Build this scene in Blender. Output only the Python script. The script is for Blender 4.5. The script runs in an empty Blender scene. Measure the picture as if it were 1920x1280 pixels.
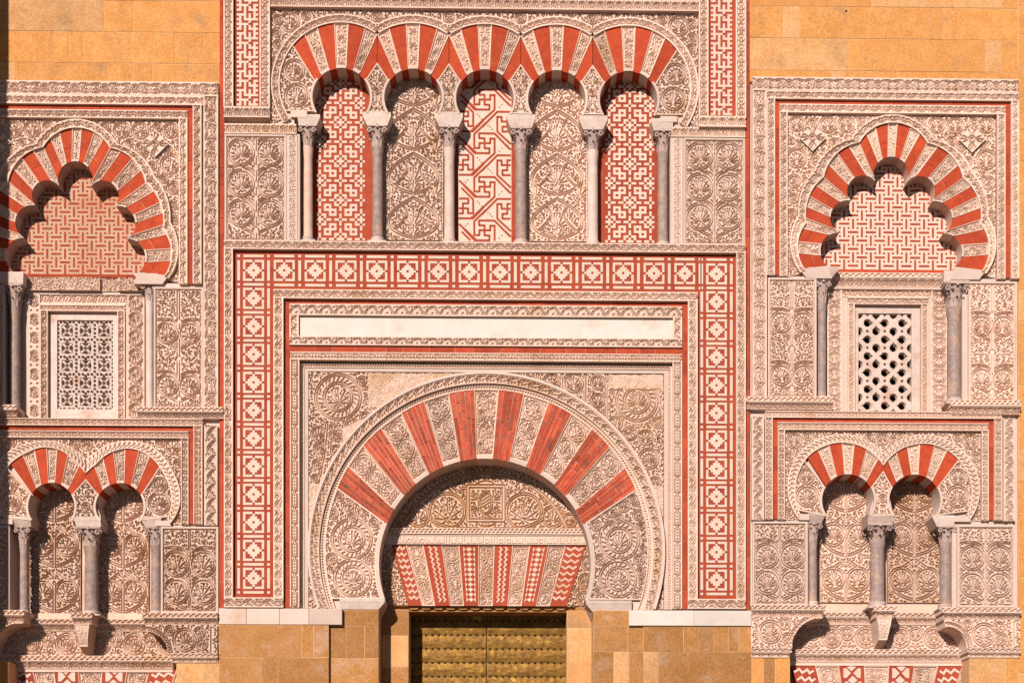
import bpy, math, random
import numpy as np
from mathutils import Vector

# ------------------------------------------------------------------ camera, world, sun
SC = bpy.context.scene
COL = SC.collection
PI = math.pi
rnd = random.Random(11)
rng = np.random.default_rng(11)
TAN = 0.018
TH = math.atan(TAN); CT = math.cos(TH); ST = math.sin(TH)
DIST = 25.0                      # metres from the lens to the facade
FPX = 2500.0 * CT * CT           # focal length in photo pixels
SHX = FPX * TAN
HOR = 1590.0                     # horizon row of the photo

cam = bpy.data.cameras.new('camera'); camo = bpy.data.objects.new('camera', cam); COL.objects.link(camo)
camo.location = (0, -DIST, 0)
camo.rotation_euler = (PI / 2, 0, -TH)
cam.sensor_width = 36.0
cam.lens = 36.0 * FPX / 1920.0
cam.shift_x = -SHX / 1920.0
cam.shift_y = (HOR - 640.0) / 1920.0
cam.clip_end = 500
SC.camera = camo

SX, SZ = 0.378, 0.50             # sun travel per unit of depth: right, down
w = bpy.data.worlds.new('World'); SC.world = w; w.use_nodes = True
nt = w.node_tree; nt.nodes.clear()
out = nt.nodes.new('ShaderNodeOutputWorld'); bg = nt.nodes.new('ShaderNodeBackground')
sky = nt.nodes.new('ShaderNodeTexSky'); sky.sky_type = 'NISHITA'; sky.sun_disc = False
sky.dust_density = 0.0; sky.air_density = 0.55
sky.sun_elevation = math.atan2(SZ, math.hypot(1, SX))
sky.sun_rotation = math.atan2(-SX, -1.0) % (2 * PI)
bg.inputs['Strength'].default_value = 0.05
nt.links.new(sky.outputs[0], bg.inputs[0]); nt.links.new(bg.outputs[0], out.inputs[0])
sl = bpy.data.lights.new('sun', 'SUN'); sl.energy = 5.0; sl.angle = math.radians(0.5); sl.color = (1.0, 0.94, 0.86)
so = bpy.data.objects.new('sun', sl); COL.objects.link(so)
so.rotation_euler = Vector((SX, 1.0, -SZ)).to_track_quat('-Z', 'Y').to_euler()
so.location = (-8, -20, 12)
vs = SC.view_settings
vs.view_transform = 'Standard'; vs.look = 'None'; vs.gamma = 1.0; vs.use_curve_mapping = False
vs.exposure = 0.50

# ------------------------------------------------------------------ photo plan -> facade coordinates (1 px = 1 cm)
XC = 960.0
def to_world(x, y, dep, pd=0.0, xc=None):
    """plan point (x,y) read at depth plane pd, placed at depth dep; all in cm units"""
    Dp = DIST + pd * 0.01
    k = (np.asarray(x, float) - 960.0 - SHX) / FPX
    X = Dp * (ST + k * CT) / (CT - k * ST)
    kc = ((XC if xc is None else xc) - 960.0 - SHX) / FPX
    Xc = Dp * (ST + kc * CT) / (CT - kc * ST)
    Z = (HOR - np.asarray(y, float)) / FPX * (Dp * CT + Xc * ST)
    return X, np.asarray(dep, float) * 0.01 + X * 0, Z

class MB:
    def __init__(s):
        s.v = []; s.lp = []; s.ls = []; s.n = 0; s.smooth = []
    def add(s, v, faces, smooth=False):
        v = np.asarray(v, float).reshape(-1, 3)
        if isinstance(faces, np.ndarray):
            if len(faces):
                s.lp.append((faces + s.n).ravel()); s.ls.append(np.full(len(faces), faces.shape[1])); s.smooth.append(np.full(len(faces), smooth))
        else:
            for f in faces:
                s.lp.append(np.array(f) + s.n); s.ls.append(np.array([len(f)])); s.smooth.append(np.array([smooth]))
        s.v.append(v); s.n += len(v)
    # prism of a plan polygon between depth f (front) and b (back)
    def prism(s, P, f, b, bev=0.0):
        P = np.asarray(P, float); n = len(P)
        i = np.arange(n); j = (i + 1) % n
        if bev:
            c = P.mean(0); d = P - c; L = np.linalg.norm(d, axis=1, keepdims=True)
            Q = P - d / np.maximum(L, 1e-6) * bev * 1.3
            V = np.vstack([np.c_[Q, np.full(n, f)], np.c_[P, np.full(n, f + bev * .7)], np.c_[P, np.full(n, b)]])
            F = [list(range(n))] + [[i_, j_, j_ + n, i_ + n] for i_, j_ in zip(i, j)] + [[i_ + n, j_ + n, j_ + 2 * n, i_ + 2 * n] for i_, j_ in zip(i, j)]
        else:
            V = np.vstack([np.c_[P, np.full(n, f)], np.c_[P, np.full(n, b)]])
            F = [list(range(n))] + [[i_, j_, j_ + n, i_ + n] for i_, j_ in zip(i, j)]
        s.add(V, F)
    def box(s, x0, y0, x1, y1, f, b, bev=0.0):
        if bev:
            q = bev
            V = [(x0+q,y0+q,f),(x1-q,y0+q,f),(x1-q,y1-q,f),(x0+q,y1-q,f),(x0,y0,f+q*.7),(x1,y0,f+q*.7),(x1,y1,f+q*.7),(x0,y1,f+q*.7),(x0,y0,b),(x1,y0,b),(x1,y1,b),(x0,y1,b)]
            s.add(V, np.array([(0,1,2,3),(0,4,5,1),(1,5,6,2),(2,6,7,3),(3,7,4,0),(4,8,9,5),(5,9,10,6),(6,10,11,7),(7,11,8,4),(8,11,10,9)]))
        else:
            V = [(x0,y0,f),(x1,y0,f),(x1,y1,f),(x0,y1,f),(x0,y0,b),(x1,y0,b),(x1,y1,b),(x0,y1,b)]
            s.add(V, np.array([(0,1,2,3),(0,4,5,1),(1,5,6,2),(2,6,7,3),(3,7,4,0),(4,7,6,5)]))
    # rectangular-section strip along a path
    def ribbon(s, P, w, f, b, closed=False):
        P = np.asarray(P, float)
        if closed: Q = np.vstack([P[-1:], P, P[:1]])
        else: Q = np.vstack([2 * P[0] - P[1], P, 2 * P[-1] - P[-2]])
        a = Q[1:-1] - Q[:-2]; c = Q[2:] - Q[1:-1]
        a /= np.linalg.norm(a, axis=1, keepdims=True) + 1e-9; c /= np.linalg.norm(c, axis=1, keepdims=True) + 1e-9
        na = np.c_[a[:, 1], -a[:, 0]]; nc = np.c_[c[:, 1], -c[:, 0]]
        m = na + nc; m /= np.linalg.norm(m, axis=1, keepdims=True) + 1e-9
        k = 1 / np.maximum(.45, (m * na).sum(1)); w_ = np.broadcast_to(w, (len(P),)) / 2 * k
        A = P + m * w_[:, None]; B = P - m * w_[:, None]; n = len(P)
        V = np.vstack([np.c_[A, np.full(n, f)], np.c_[B, np.full(n, f)], np.c_[A, np.full(n, b)], np.c_[B, np.full(n, b)]])
        i = np.arange(n if closed else n - 1); j = (i + 1) % n
        F = np.vstack([np.c_[i, j, j + n, i + n], np.c_[i, i + 2*n, j + 2*n, j], np.c_[i + n, j + n, j + 3*n, i + 3*n]])
        s.add(V, F)
        if not closed: s.add(V[[0, n, 3*n, 2*n, n-1, 2*n-1, 4*n-1, 3*n-1]], np.array([(0,1,2,3),(4,5,6,7)]))
    # sheet: grid of plan points with depths, keep mask per quad
    def sheet(s, X, Y, Dp, keep=None, smooth=False):
        ny, nx = X.shape
        idx = np.arange(ny * nx).reshape(ny, nx)
        F = np.stack([idx[:-1, :-1], idx[:-1, 1:], idx[1:, 1:], idx[1:, :-1]], -1)
        F = F[keep] if keep is not None else F.reshape(-1, 4)
        V = np.c_[X.ravel(), Y.ravel(), Dp.ravel()]
        if keep is not None:
            used = np.unique(F); mp = np.zeros(len(V), int); mp[used] = np.arange(len(used)); V = V[used]; F = mp[F]
        s.add(V, F, smooth)
    def border_walls(s, X, Y, Dp, b):
        ring = [(0, slice(None)), (slice(None), -1), (-1, slice(None, None, -1)), (slice(None, None, -1), 0)]
        for r in ring:
            x = X[r]; y = Y[r]; d = Dp[r]; n = len(x); i = np.arange(n - 1)
            V = np.vstack([np.c_[x, y, d], np.c_[x, y, np.full(n, b)]])
            s.add(V, np.c_[i, i + 1, i + 1 + n, i + n])
    # surface of revolution about a vertical axis
    def lathe(s, cx, dc, prof, seg=24, sq=0):
        prof = np.asarray(prof, float); a = np.linspace(0, 2 * PI, seg, endpoint=False)
        m = len(prof); V = []
        for (r, y) in prof: V.append(np.c_[cx + r * np.cos(a), np.full(seg, y), dc + r * np.sin(a)])
        i = np.arange(seg); j = (i + 1) % seg; F = []
        for k in range(m - 1): F.append(np.c_[i + k*seg, j + k*seg, j + (k+1)*seg, i + (k+1)*seg])
        s.add(np.vstack(V), np.vstack(F), True)

MATS = {}
def new_obj(name, mb, mat, parent, pd=0.0, stuff=False, label=None):
    V = np.vstack(mb.v); lp = np.concatenate(mb.lp); ls = np.concatenate(mb.ls); sm = np.concatenate(mb.smooth)
    X, Y, Z = to_world(V[:, 0], V[:, 1], V[:, 2], pd)
    o_ = parent['_org'] if parent is not None else (0, 0, 0)
    me = bpy.data.meshes.new(name)
    me.vertices.add(len(V)); me.vertices.foreach_set('co', np.stack([X - o_[0], Y - o_[1], Z - o_[2]], 1).astype(np.float32).ravel())
    me.loops.add(len(lp)); me.loops.foreach_set('vertex_index', lp.astype(np.int32))
    me.polygons.add(len(ls)); st = np.concatenate([[0], np.cumsum(ls)[:-1]])
    me.polygons.foreach_set('loop_start', st.astype(np.int32)); me.polygons.foreach_set('loop_total', ls.astype(np.int32))
    me.polygons.foreach_set('use_smooth', sm.astype(bool))
    me.update(calc_edges=True); me.validate()
    me.materials.append(MATS[mat])
    o = bpy.data.objects.new(name, me); COL.objects.link(o)
    if parent is not None: o.parent = parent
    if stuff: o['kind'] = 'stuff'
    if label: o['label'] = label
    return o
class Part:
    """wraps an object so sub-parts share the thing's origin"""
ORG = {}
def thing(name, label, cat, x, y, group=None):
    o = bpy.data.objects.new(name, None); COL.objects.link(o)
    X, Y, Z = to_world(x, y, 0.0)
    o.location = (float(X), 0.0, float(Z)); o.empty_display_size = .2
    o['label'] = label; o['category'] = cat
    if group: o['group'] = group
    ORG[o.name] = tuple(o.location); o['_org'] = list(o.location)
    return o
def part(name, mb, mat, parent, pd=0.0, stuff=False, label=None):
    o = new_obj(name, mb, mat, parent, pd, stuff, label)
    o['_org'] = [0.0, 0.0, 0.0]
    # sub-parts hang from an object that sits at its thing's origin: same offset as the thing
    o['_org'] = list(parent['_org'])
    return o

# ------------------------------------------------------------------ materials
def mat_stone(name, c1, c2, c3=None, scale=1.2, rough=.85, bump=.25, grain=60, var=.10, patch=.55, metallic=0.0, fine=.35):
    q_ = .74; c1, c2 = [tuple(v * q_ for v in c) for c in (c1, c2)]; c3 = tuple(v * q_ for v in c3) if c3 else None
    m = bpy.data.materials.new(name); m.use_nodes = True; t = m.node_tree; n = t.nodes; L = t.links
    b = n['Principled BSDF']; b.inputs['Roughness'].default_value = rough; b.inputs['Metallic'].default_value = metallic
    try: b.inputs['Specular IOR Level'].default_value = .14
    except Exception: pass
    g = n.new('ShaderNodeNewGeometry'); oi = n.new('ShaderNodeObjectInfo')
    add = n.new('ShaderNodeVectorMath'); add.operation = 'ADD'
    sc_ = n.new('ShaderNodeVectorMath'); sc_.operation = 'SCALE'; sc_.inputs['Scale'].default_value = 0.0
    L.new(g.outputs['Position'], add.inputs[0])
    cmb = n.new('ShaderNodeCombineXYZ'); mul = n.new('ShaderNodeMath'); mul.operation = 'MULTIPLY'; mul.inputs[1].default_value = 3.0
    L.new(oi.outputs['Random'], mul.inputs[0]); L.new(mul.outputs[0], cmb.inputs[1]); L.new(cmb.outputs[0], add.inputs[1])
    def noise(s_, det=5, r_=.6):
        q = n.new('ShaderNodeTexNoise'); q.inputs['Scale'].default_value = s_; q.inputs['Detail'].default_value = det; q.inputs['Roughness'].default_value = r_
        L.new(add.outputs[0], q.inputs['Vector']); return q
    n1 = noise(scale); r1 = n.new('ShaderNodeValToRGB'); r1.color_ramp.elements[0].position = .35; r1.color_ramp.elements[1].position = .68
    L.new(n1.outputs['Fac'], r1.inputs[0])
    mx = n.new('ShaderNodeMix'); mx.data_type = 'RGBA'; mx.inputs['A'].default_value = (*c1, 1); mx.inputs['B'].default_value = (*c2, 1)
    L.new(r1.outputs[0], mx.inputs['Factor']); last = mx.outputs['Result']
    if c3:
        n2 = noise(scale * .45, 6, .65); r2 = n.new('ShaderNodeValToRGB'); r2.color_ramp.elements[0].position = patch; r2.color_ramp.elements[1].position = patch + .13
        L.new(n2.outputs['Fac'], r2.inputs[0])
        m2 = n.new('ShaderNodeMix'); m2.data_type = 'RGBA'; L.new(last, m2.inputs['A']); m2.inputs['B'].default_value = (*c3, 1); L.new(r2.outputs[0], m2.inputs['Factor']); last = m2.outputs['Result']
    n3 = noise(grain, 4, .7)
    mr = n.new('ShaderNodeMapRange'); mr.inputs['From Min'].default_value = .3; mr.inputs['From Max'].default_value = .7
    mr.inputs['To Min'].default_value = 1 - fine * .5; mr.inputs['To Max'].default_value = 1 + fine * .5; L.new(n3.outputs['Fac'], mr.inputs['Value'])
    mr2 = n.new('ShaderNodeMapRange'); mr2.inputs['To Min'].default_value = 1 - var; mr2.inputs['To Max'].default_value = 1 + var; L.new(oi.outputs['Random'], mr2.inputs['Value'])
    mm = n.new('ShaderNodeMath'); mm.operation = 'MULTIPLY'; L.new(mr.outputs[0], mm.inputs[0]); L.new(mr2.outputs[0], mm.inputs[1])
    vm = n.new('ShaderNodeVectorMath'); vm.operation = 'SCALE'; L.new(last, vm.inputs[0]); L.new(mm.outputs[0], vm.inputs['Scale'])
    L.new(vm.outputs[0], b.inputs['Base Color'])
    bp = n.new('ShaderNodeBump'); bp.inputs['Strength'].default_value = bump; bp.inputs['Distance'].default_value = .02
    L.new(n3.outputs['Fac'], bp.inputs['Height']); L.new(bp.outputs[0], b.inputs['Normal'])
    MATS[name] = m; return m
mat_stone('carved', (.73, .495, .380), (.81, .575, .46), (.64, .40, .26), scale=1.9, patch=.57, grain=55, fine=.36)
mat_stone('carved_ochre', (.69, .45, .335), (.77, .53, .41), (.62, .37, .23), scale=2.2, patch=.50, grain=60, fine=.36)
mat_stone('plain', (.62, .44, .36), (.67, .49, .41), (.57, .37, .26), scale=2.5, patch=.60, grain=40, fine=.16)
mat_stone('marble', (.56, .40, .33), (.66, .50, .43), (.50, .30, .22), scale=5, patch=.55, grain=25, rough=.6, fine=.2)
mat_stone('marble_pink', (.58, .34, .25), (.64, .44, .35), (.52, .28, .18), scale=5, patch=.6, grain=22, rough=.55, fine=.2)
mat_stone('marble_grey', (.27, .18, .155), (.38, .27, .235), (.42, .26, .18), scale=8, patch=.53, grain=20, rough=.55, fine=.5)
mat_stone('capital', (.54, .38, .32), (.42, .28, .24), (.48, .30, .22), scale=9, patch=.58, grain=60, fine=.4)
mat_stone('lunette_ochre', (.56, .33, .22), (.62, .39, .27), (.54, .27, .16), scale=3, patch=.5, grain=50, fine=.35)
mat_stone('plaque', (.63, .51, .44), (.68, .57, .50), (.58, .45, .36), scale=4, grain=30, rough=.7, fine=.06, bump=.05)
mat_stone('white_piece', (.68, .475, .37), (.73, .53, .43), None, scale=6, grain=60, fine=.2, var=.05)
mat_stone('red', (.37, .050, .022), (.46, .075, .030), (.27, .042, .026), scale=5, patch=.60, grain=50, fine=.35, var=.18)
mat_stone('red_paint', (.35, .053, .025), (.43, .078, .034), (.27, .045, .030), scale=4, patch=.6, grain=60, fine=.25, var=.08)
mat_stone('red_bright', (.49, .070, .022), (.39, .047, .021), (.53, .11, .040), scale=8, patch=.62, grain=45, fine=.3, var=.12)
mat_stone('brick', (.40, .060, .030), (.50, .105, .050), (.22, .085, .06), scale=7, patch=.55, grain=40, fine=.5, var=.30)
mat_stone('mortar', (.62, .33, .24), (.68, .42, .32), None, scale=6, grain=60, fine=.3)
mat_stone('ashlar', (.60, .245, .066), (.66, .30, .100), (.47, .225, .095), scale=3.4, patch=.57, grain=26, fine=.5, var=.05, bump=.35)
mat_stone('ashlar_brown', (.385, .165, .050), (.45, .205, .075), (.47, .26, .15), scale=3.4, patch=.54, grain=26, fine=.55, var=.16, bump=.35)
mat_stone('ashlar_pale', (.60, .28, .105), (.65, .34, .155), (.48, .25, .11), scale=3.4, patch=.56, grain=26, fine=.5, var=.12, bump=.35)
mat_stone('joint', (.68, .38, .18), (.72, .43, .23), None, scale=4, grain=60, fine=.2)
mat_stone('brass', (.27, .13, .022), (.15, .07, .016), (.48, .27, .05), scale=5, patch=.60, grain=9, rough=.5, metallic=.4, fine=.45, bump=.6)
mat_stone('stud', (.10, .055, .02), (.16, .09, .03), None, scale=20, grain=60, rough=.5, metallic=.5)
mat_stone('dark', (.035, .022, .02), (.05, .03, .025), None, scale=4, grain=20)  # near-black for sheets and blocks that stand for shade in openings
mat_stone('street', (.13, .11, .09), (.17, .14, .12), (.10, .09, .08), scale=.8, patch=.55, grain=25, fine=.4)

# ------------------------------------------------------------------ relief canvases
def RS_(Y): return .90 + .20 * min(1, max(0, (float(np.mean(Y)) - 450) / 500))      # the carving is shallower high up
def G(H): return np.minimum((1 - H) * 1.7, 1.0)
class Cv:
    def __init__(s, w, h, c=1.12):
        s.w, s.h, s.c = w, h, c
        s.nx = max(3, int(round(w / c)) + 1); s.ny = max(3, int(round(h / c)) + 1)
        s.x = np.linspace(0, w, s.nx); s.y = np.linspace(0, h, s.ny)
        s.H = np.ones((s.ny, s.nx)); s.cx = w / (s.nx - 1); s.cy = h / (s.ny - 1)
    def _sd(s, P, w):
        P = np.asarray(P, float); w = np.broadcast_to(np.asarray(w, float), (len(P),))
        pad = w.max() / 2 + 2 * s.c
        i0 = max(0, int((P[:, 0].min() - pad) / s.cx)); i1 = min(s.nx, int((P[:, 0].max() + pad) / s.cx) + 2)
        j0 = max(0, int((P[:, 1].min() - pad) / s.cy)); j1 = min(s.ny, int((P[:, 1].max() + pad) / s.cy) + 2)
        if i1 <= i0 or j1 <= j0: return None, None
        gx = s.x[i0:i1][None, :, None]; gy = s.y[j0:j1][:, None, None]
        A = P[:-1]; B = P[1:]; d = B - A; L2 = (d ** 2).sum(1) + 1e-9
        t = np.clip(((gx - A[:, 0]) * d[:, 0] + (gy - A[:, 1]) * d[:, 1]) / L2, 0, 1)
        ds = np.hypot(gx - A[:, 0] - t * d[:, 0], gy - A[:, 1] - t * d[:, 1]) - (w[:-1] + (w[1:] - w[:-1]) * t) / 2
        return (slice(j0, j1), slice(i0, i1)), ds.min(-1)
    def cut(s, P, w, dep=1.0):
        sl_, sd = s._sd(P, w)
        if sl_ is None: return
        v = np.clip(.5 - sd / s.c, 0, 1) * dep
        s.H[sl_] = np.minimum(s.H[sl_], 1 - v)
    def ridge(s, P, w, g=1.5, hgt=1.0):
        s.cut(P, np.asarray(w) + 2 * g)
        sl_, sd = s._sd(P, w)
        if sl_ is None: return
        s.H[sl_] = np.maximum(s.H[sl_], np.clip(.5 - sd / s.c, 0, 1) * hgt)
    def drop(s, x, y, a, L, w):
        dx, dy = math.cos(a), math.sin(a)
        P = [(x + dx * L * t, y + dy * L * t) for t in (0, .45, .8, 1)]
        s.cut(P, [.3, w * .8, w, w * .3])
    def dot(s, x, y, r=1.2):
        s.cut([(x, y), (x + .01, y)], 2 * r)
    def fill(s, n=600, L=(5, 8.5), w=2.1, sym=None, gap=1.8, ang=None, mask=None, tries=4):
        """scatter drop-shaped cuts over the parts still flat"""
        import numpy as _n
        ph0, ph1, ph2 = rng.uniform(0, 6.28, 3)
        for it in range(tries):
            low = s.H < .62
            k = max(1, int(round(gap / s.c + .1))); D = low.copy()
            for dj in range(-k, k + 1):
                for di in range(-k, k + 1):
                    if di * di + dj * dj <= k * k + .5:
                        D |= _n.roll(_n.roll(low, dj, 0), di, 1)
            mg = max(1, int(2.2 / s.c)); D[:mg] = D[-mg:] = True; D[:, :mg] = D[:, -mg:] = True
            if mask is not None: D |= ~mask
            fr = _n.argwhere(~D)
            if len(fr) < 8: return
            m = max(20, int(len(fr) * s.c * s.c / 9)); m = min(m, n)
            pk = fr[rng.integers(0, len(fr), m)]
            for (j, i) in pk:
                x, y = s.x[i], s.y[j]
                if sym is not None and x > sym - .6: continue
                Lc = rng.uniform(*L) * (1 - .14 * it)
                a0 = (ang(x, y) if ang else ph0 + 1.5 * math.sin(x / 15.0 + ph1) + 1.5 * math.cos(y / 12.0 + ph2)) + rng.normal(0, .15)
                tri = it < 2
                def free(a, Lq, x0, y0):
                    for t in (0, .35, .7, 1.0):
                        ii = int(round((x0 + math.cos(a) * Lq * t) / s.cx)); jj = int(round((y0 + math.sin(a) * Lq * t) / s.cy))
                        if ii < 0 or jj < 0 or ii >= s.nx or jj >= s.ny or D[jj, ii]: return False
                    return True
                got = None
                for da in (0, .8, -.8, 1.6, -1.6):
                    a = a0 + da
                    if tri:
                        sp = .75; ls = [(a + q * sp, Lc * (1.0 if q == 0 else .85), x + math.cos(a + q * sp) * 2.0, y + math.sin(a + q * sp) * 2.0) for q in (-1, 0, 1)]
                    else: ls = [(a, Lc, x, y)]
                    if all(free(*l) for l in ls): got = ls; break
                if not got: continue
                for (a, Lq, x0, y0) in got:
                    s.drop(x0, y0, a, Lq, w)
                    if sym is not None: s.drop(2 * sym - x0, y0, PI - a, Lq, w)
                for (a, Lq, x0, y0) in got:
                    for t in (0, .25, .5, .75, 1.0):
                        ii = int(round((x0 + math.cos(a) * Lq * t) / s.cx)); jj = int(round((y0 + math.sin(a) * Lq * t) / s.cy)); q = k + 1
                        D[max(0, jj - q):jj + q + 1, max(0, ii - q):ii + q + 1] = True
        for q in range(3):                                   # drilled holes in what is left
            low = s.H < .62; D = low.copy(); k2 = max(2, int(round(1.9 / s.c)))
            for dj in range(-k2, k2 + 1):
                for di in range(-k2, k2 + 1): D |= _n.roll(_n.roll(low, dj, 0), di, 1)
            D[:3] = D[-3:] = True; D[:, :3] = D[:, -3:] = True
            if mask is not None: D |= ~mask
            fr = _n.argwhere(~D)
            if not len(fr): break
            fr = fr[rng.permutation(len(fr))]; tk = _n.zeros(D.shape, bool)
            for (j, i) in fr[:1500]:
                if tk[j, i]: continue
                s.dot(s.x[i], s.y[j], .95); tk[max(0, j - 3):j + 4, max(0, i - 3):i + 4] = True
    def rings(s, radii, mask=None, n=500):
        """scroll rings with palmettes wherever a disc still fits"""
        for R in radii:
            for q in range(n):
                x, y = rng.uniform(R, s.w - R), rng.uniform(R, s.h - R); i, j = int(x / s.cx), int(y / s.cy); e = int((R + 2.0) / s.cx)
                if i - e < 0 or j - e < 0 or i + e >= s.nx or j + e >= s.ny: continue
                yy, xx = np.ogrid[-e:e + 1, -e:e + 1]; dk = (xx * xx + yy * yy) <= e * e
                if (s.H[j - e:j + e + 1, i - e:i + e + 1][dk] < .6).any(): continue
                if mask is not None and not mask[j - e:j + e + 1, i - e:i + e + 1][dk].all(): continue
                roundel(s, x, y, R, a=rng.uniform(0, 2 * PI))
                a = rng.uniform(0, 2 * PI)
                for sg in (0, 2.1, 4.2): s.drop(x + math.cos(a + sg) * (R + 3), y + math.sin(a + sg) * (R + 3), a + sg + .9, R * .6, 2.0)
    def sample(s, X, Y):
        fx = np.clip(X / s.cx, 0, s.nx - 1.001); fy = np.clip(Y / s.cy, 0, s.ny - 1.001)
        i = fx.astype(int); j = fy.astype(int); u = fx - i; v = fy - j; H = s.H
        return (H[j, i] * (1-u) * (1-v) + H[j, i+1] * u * (1-v) + H[j+1, i] * (1-u) * v + H[j+1, i+1] * u * v)

def arc(cx, cy, r, a0, a1, n=16, ry=None):
    """angles from straight up, clockwise, degrees; y grows downward"""
    a = np.radians(np.linspace(a0, a1, n)); ry = r if ry is None else ry
    return np.c_[cx + r * np.sin(a), cy - ry * np.cos(a)]
def bez(p0, p1, p2, p3, n=12):
    t = np.linspace(0, 1, n)[:, None]; p0, p1, p2, p3 = map(np.array, (p0, p1, p2, p3))
    return (1-t)**3*p0 + 3*(1-t)**2*t*p1 + 3*(1-t)*t*t*p2 + t**3*p3
def fan(c, x, y, a, R, n=7, spread=2.3, w=2.3, inner=.22, circ=None):
    """palmette: drops fanning out of (x,y) about direction a"""
    for k in range(n):
        u = 0 if n == 1 else 2 * k / (n - 1) - 1
        an = a + u * spread / 2
        L = R * (1 - .22 * abs(u))
        if circ:
            cx, cy, cr = circ; dx, dy = math.cos(an), math.sin(an)
            bx, by = x - cx, y - cy; bb = bx * dx + by * dy
            L = (-bb + math.sqrt(max(0, bb * bb - (bx*bx + by*by) + cr * cr))) * .88
        r0 = max(2.0, L * inner)
        if L - r0 > 2: c.drop(x + math.cos(an) * r0, y + math.sin(an) * r0, an, L - r0, w)
        if L > 15 and k < n - 1:
            an2 = an + spread / (n - 1) / 2
            c.dot(x + math.cos(an2) * L * .8, y + math.sin(an2) * L * .8, .9)
def roundel(c, x, y, R, a=-PI / 2, w=2.4, g=1.5, petals=None, base=.55, ring=True):
    t = np.linspace(0, 2 * PI, max(14, int(R * 1.6)))
    g = min(g, 1.3) if R < 16 else g + .25
    c.cut([(x, y), (x + .01, y)], 2 * R - .5)            # clear and re-raise the disc
    sl_, sd = c._sd([(x, y), (x + .01, y)], 2 * R - 2 * g)
    if sl_ is not None: c.H[sl_] = np.maximum(c.H[sl_], np.clip(.5 - sd / c.c, 0, 1))
    if ring: c.ridge(np.c_[x + R * np.cos(t), y + R * np.sin(t)], w, g)
    ri = R - w / 2 - g
    if R < 6: c.dot(x, y, 1.2); return
    if petals or R < 10:
        n = petals or 5
        for k in range(n):
            an = a + 2 * PI * k / n
            c.drop(x + math.cos(an) * R * .15, y + math.sin(an) * R * .15, an, ri * .72, min(2.3, ri * .28))
        return
    bx, by = x - math.cos(a) * ri * base, y - math.sin(a) * ri * base
    hsh = int(y * 3 + R * 7) % 4; n = (7, 5, 7, 7)[hsh] if R < 18 else (9, 7, 9, 7)[hsh]
    fan(c, bx, by, a, R, n, (2.7, 2.2, 2.5, 2.9)[hsh], min(2.3, R * .105), circ=(x, y, ri))
    for sgn in (-1, 1):                                   # the two volutes at the foot
        an = a + sgn * 2.05
        c.drop(bx + math.cos(an) * 2.2, by + math.sin(an) * 2.2, an + sgn * .25, ri * .38, 1.9)
        an = a + sgn * 1.62
        c.drop(bx + math.cos(an) * ri * .35, by + math.sin(an) * ri * .35, an - sgn * .2, ri * .40, 1.7)
def wreath(c, x, y, R):
    """double ring with a leafy rim round a palmette"""
    roundel(c, x, y, R, ring=True)
    c.cut([(x, y), (x + .01, y)], 2 * R - 3)
    sl_, sd = c._sd([(x, y), (x + .01, y)], 2 * R - 6)
    c.H[sl_] = np.maximum(c.H[sl_], np.clip(.5 - sd / c.c, 0, 1))
    n = int(R * .62)
    for k in range(n):
        an = 2 * PI * k / n
        c.drop(x + math.cos(an) * R * .68, y + math.sin(an) * R * .68, an + .7, R * .26, 2.2)
    roundel(c, x, y, R * .62)

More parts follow.
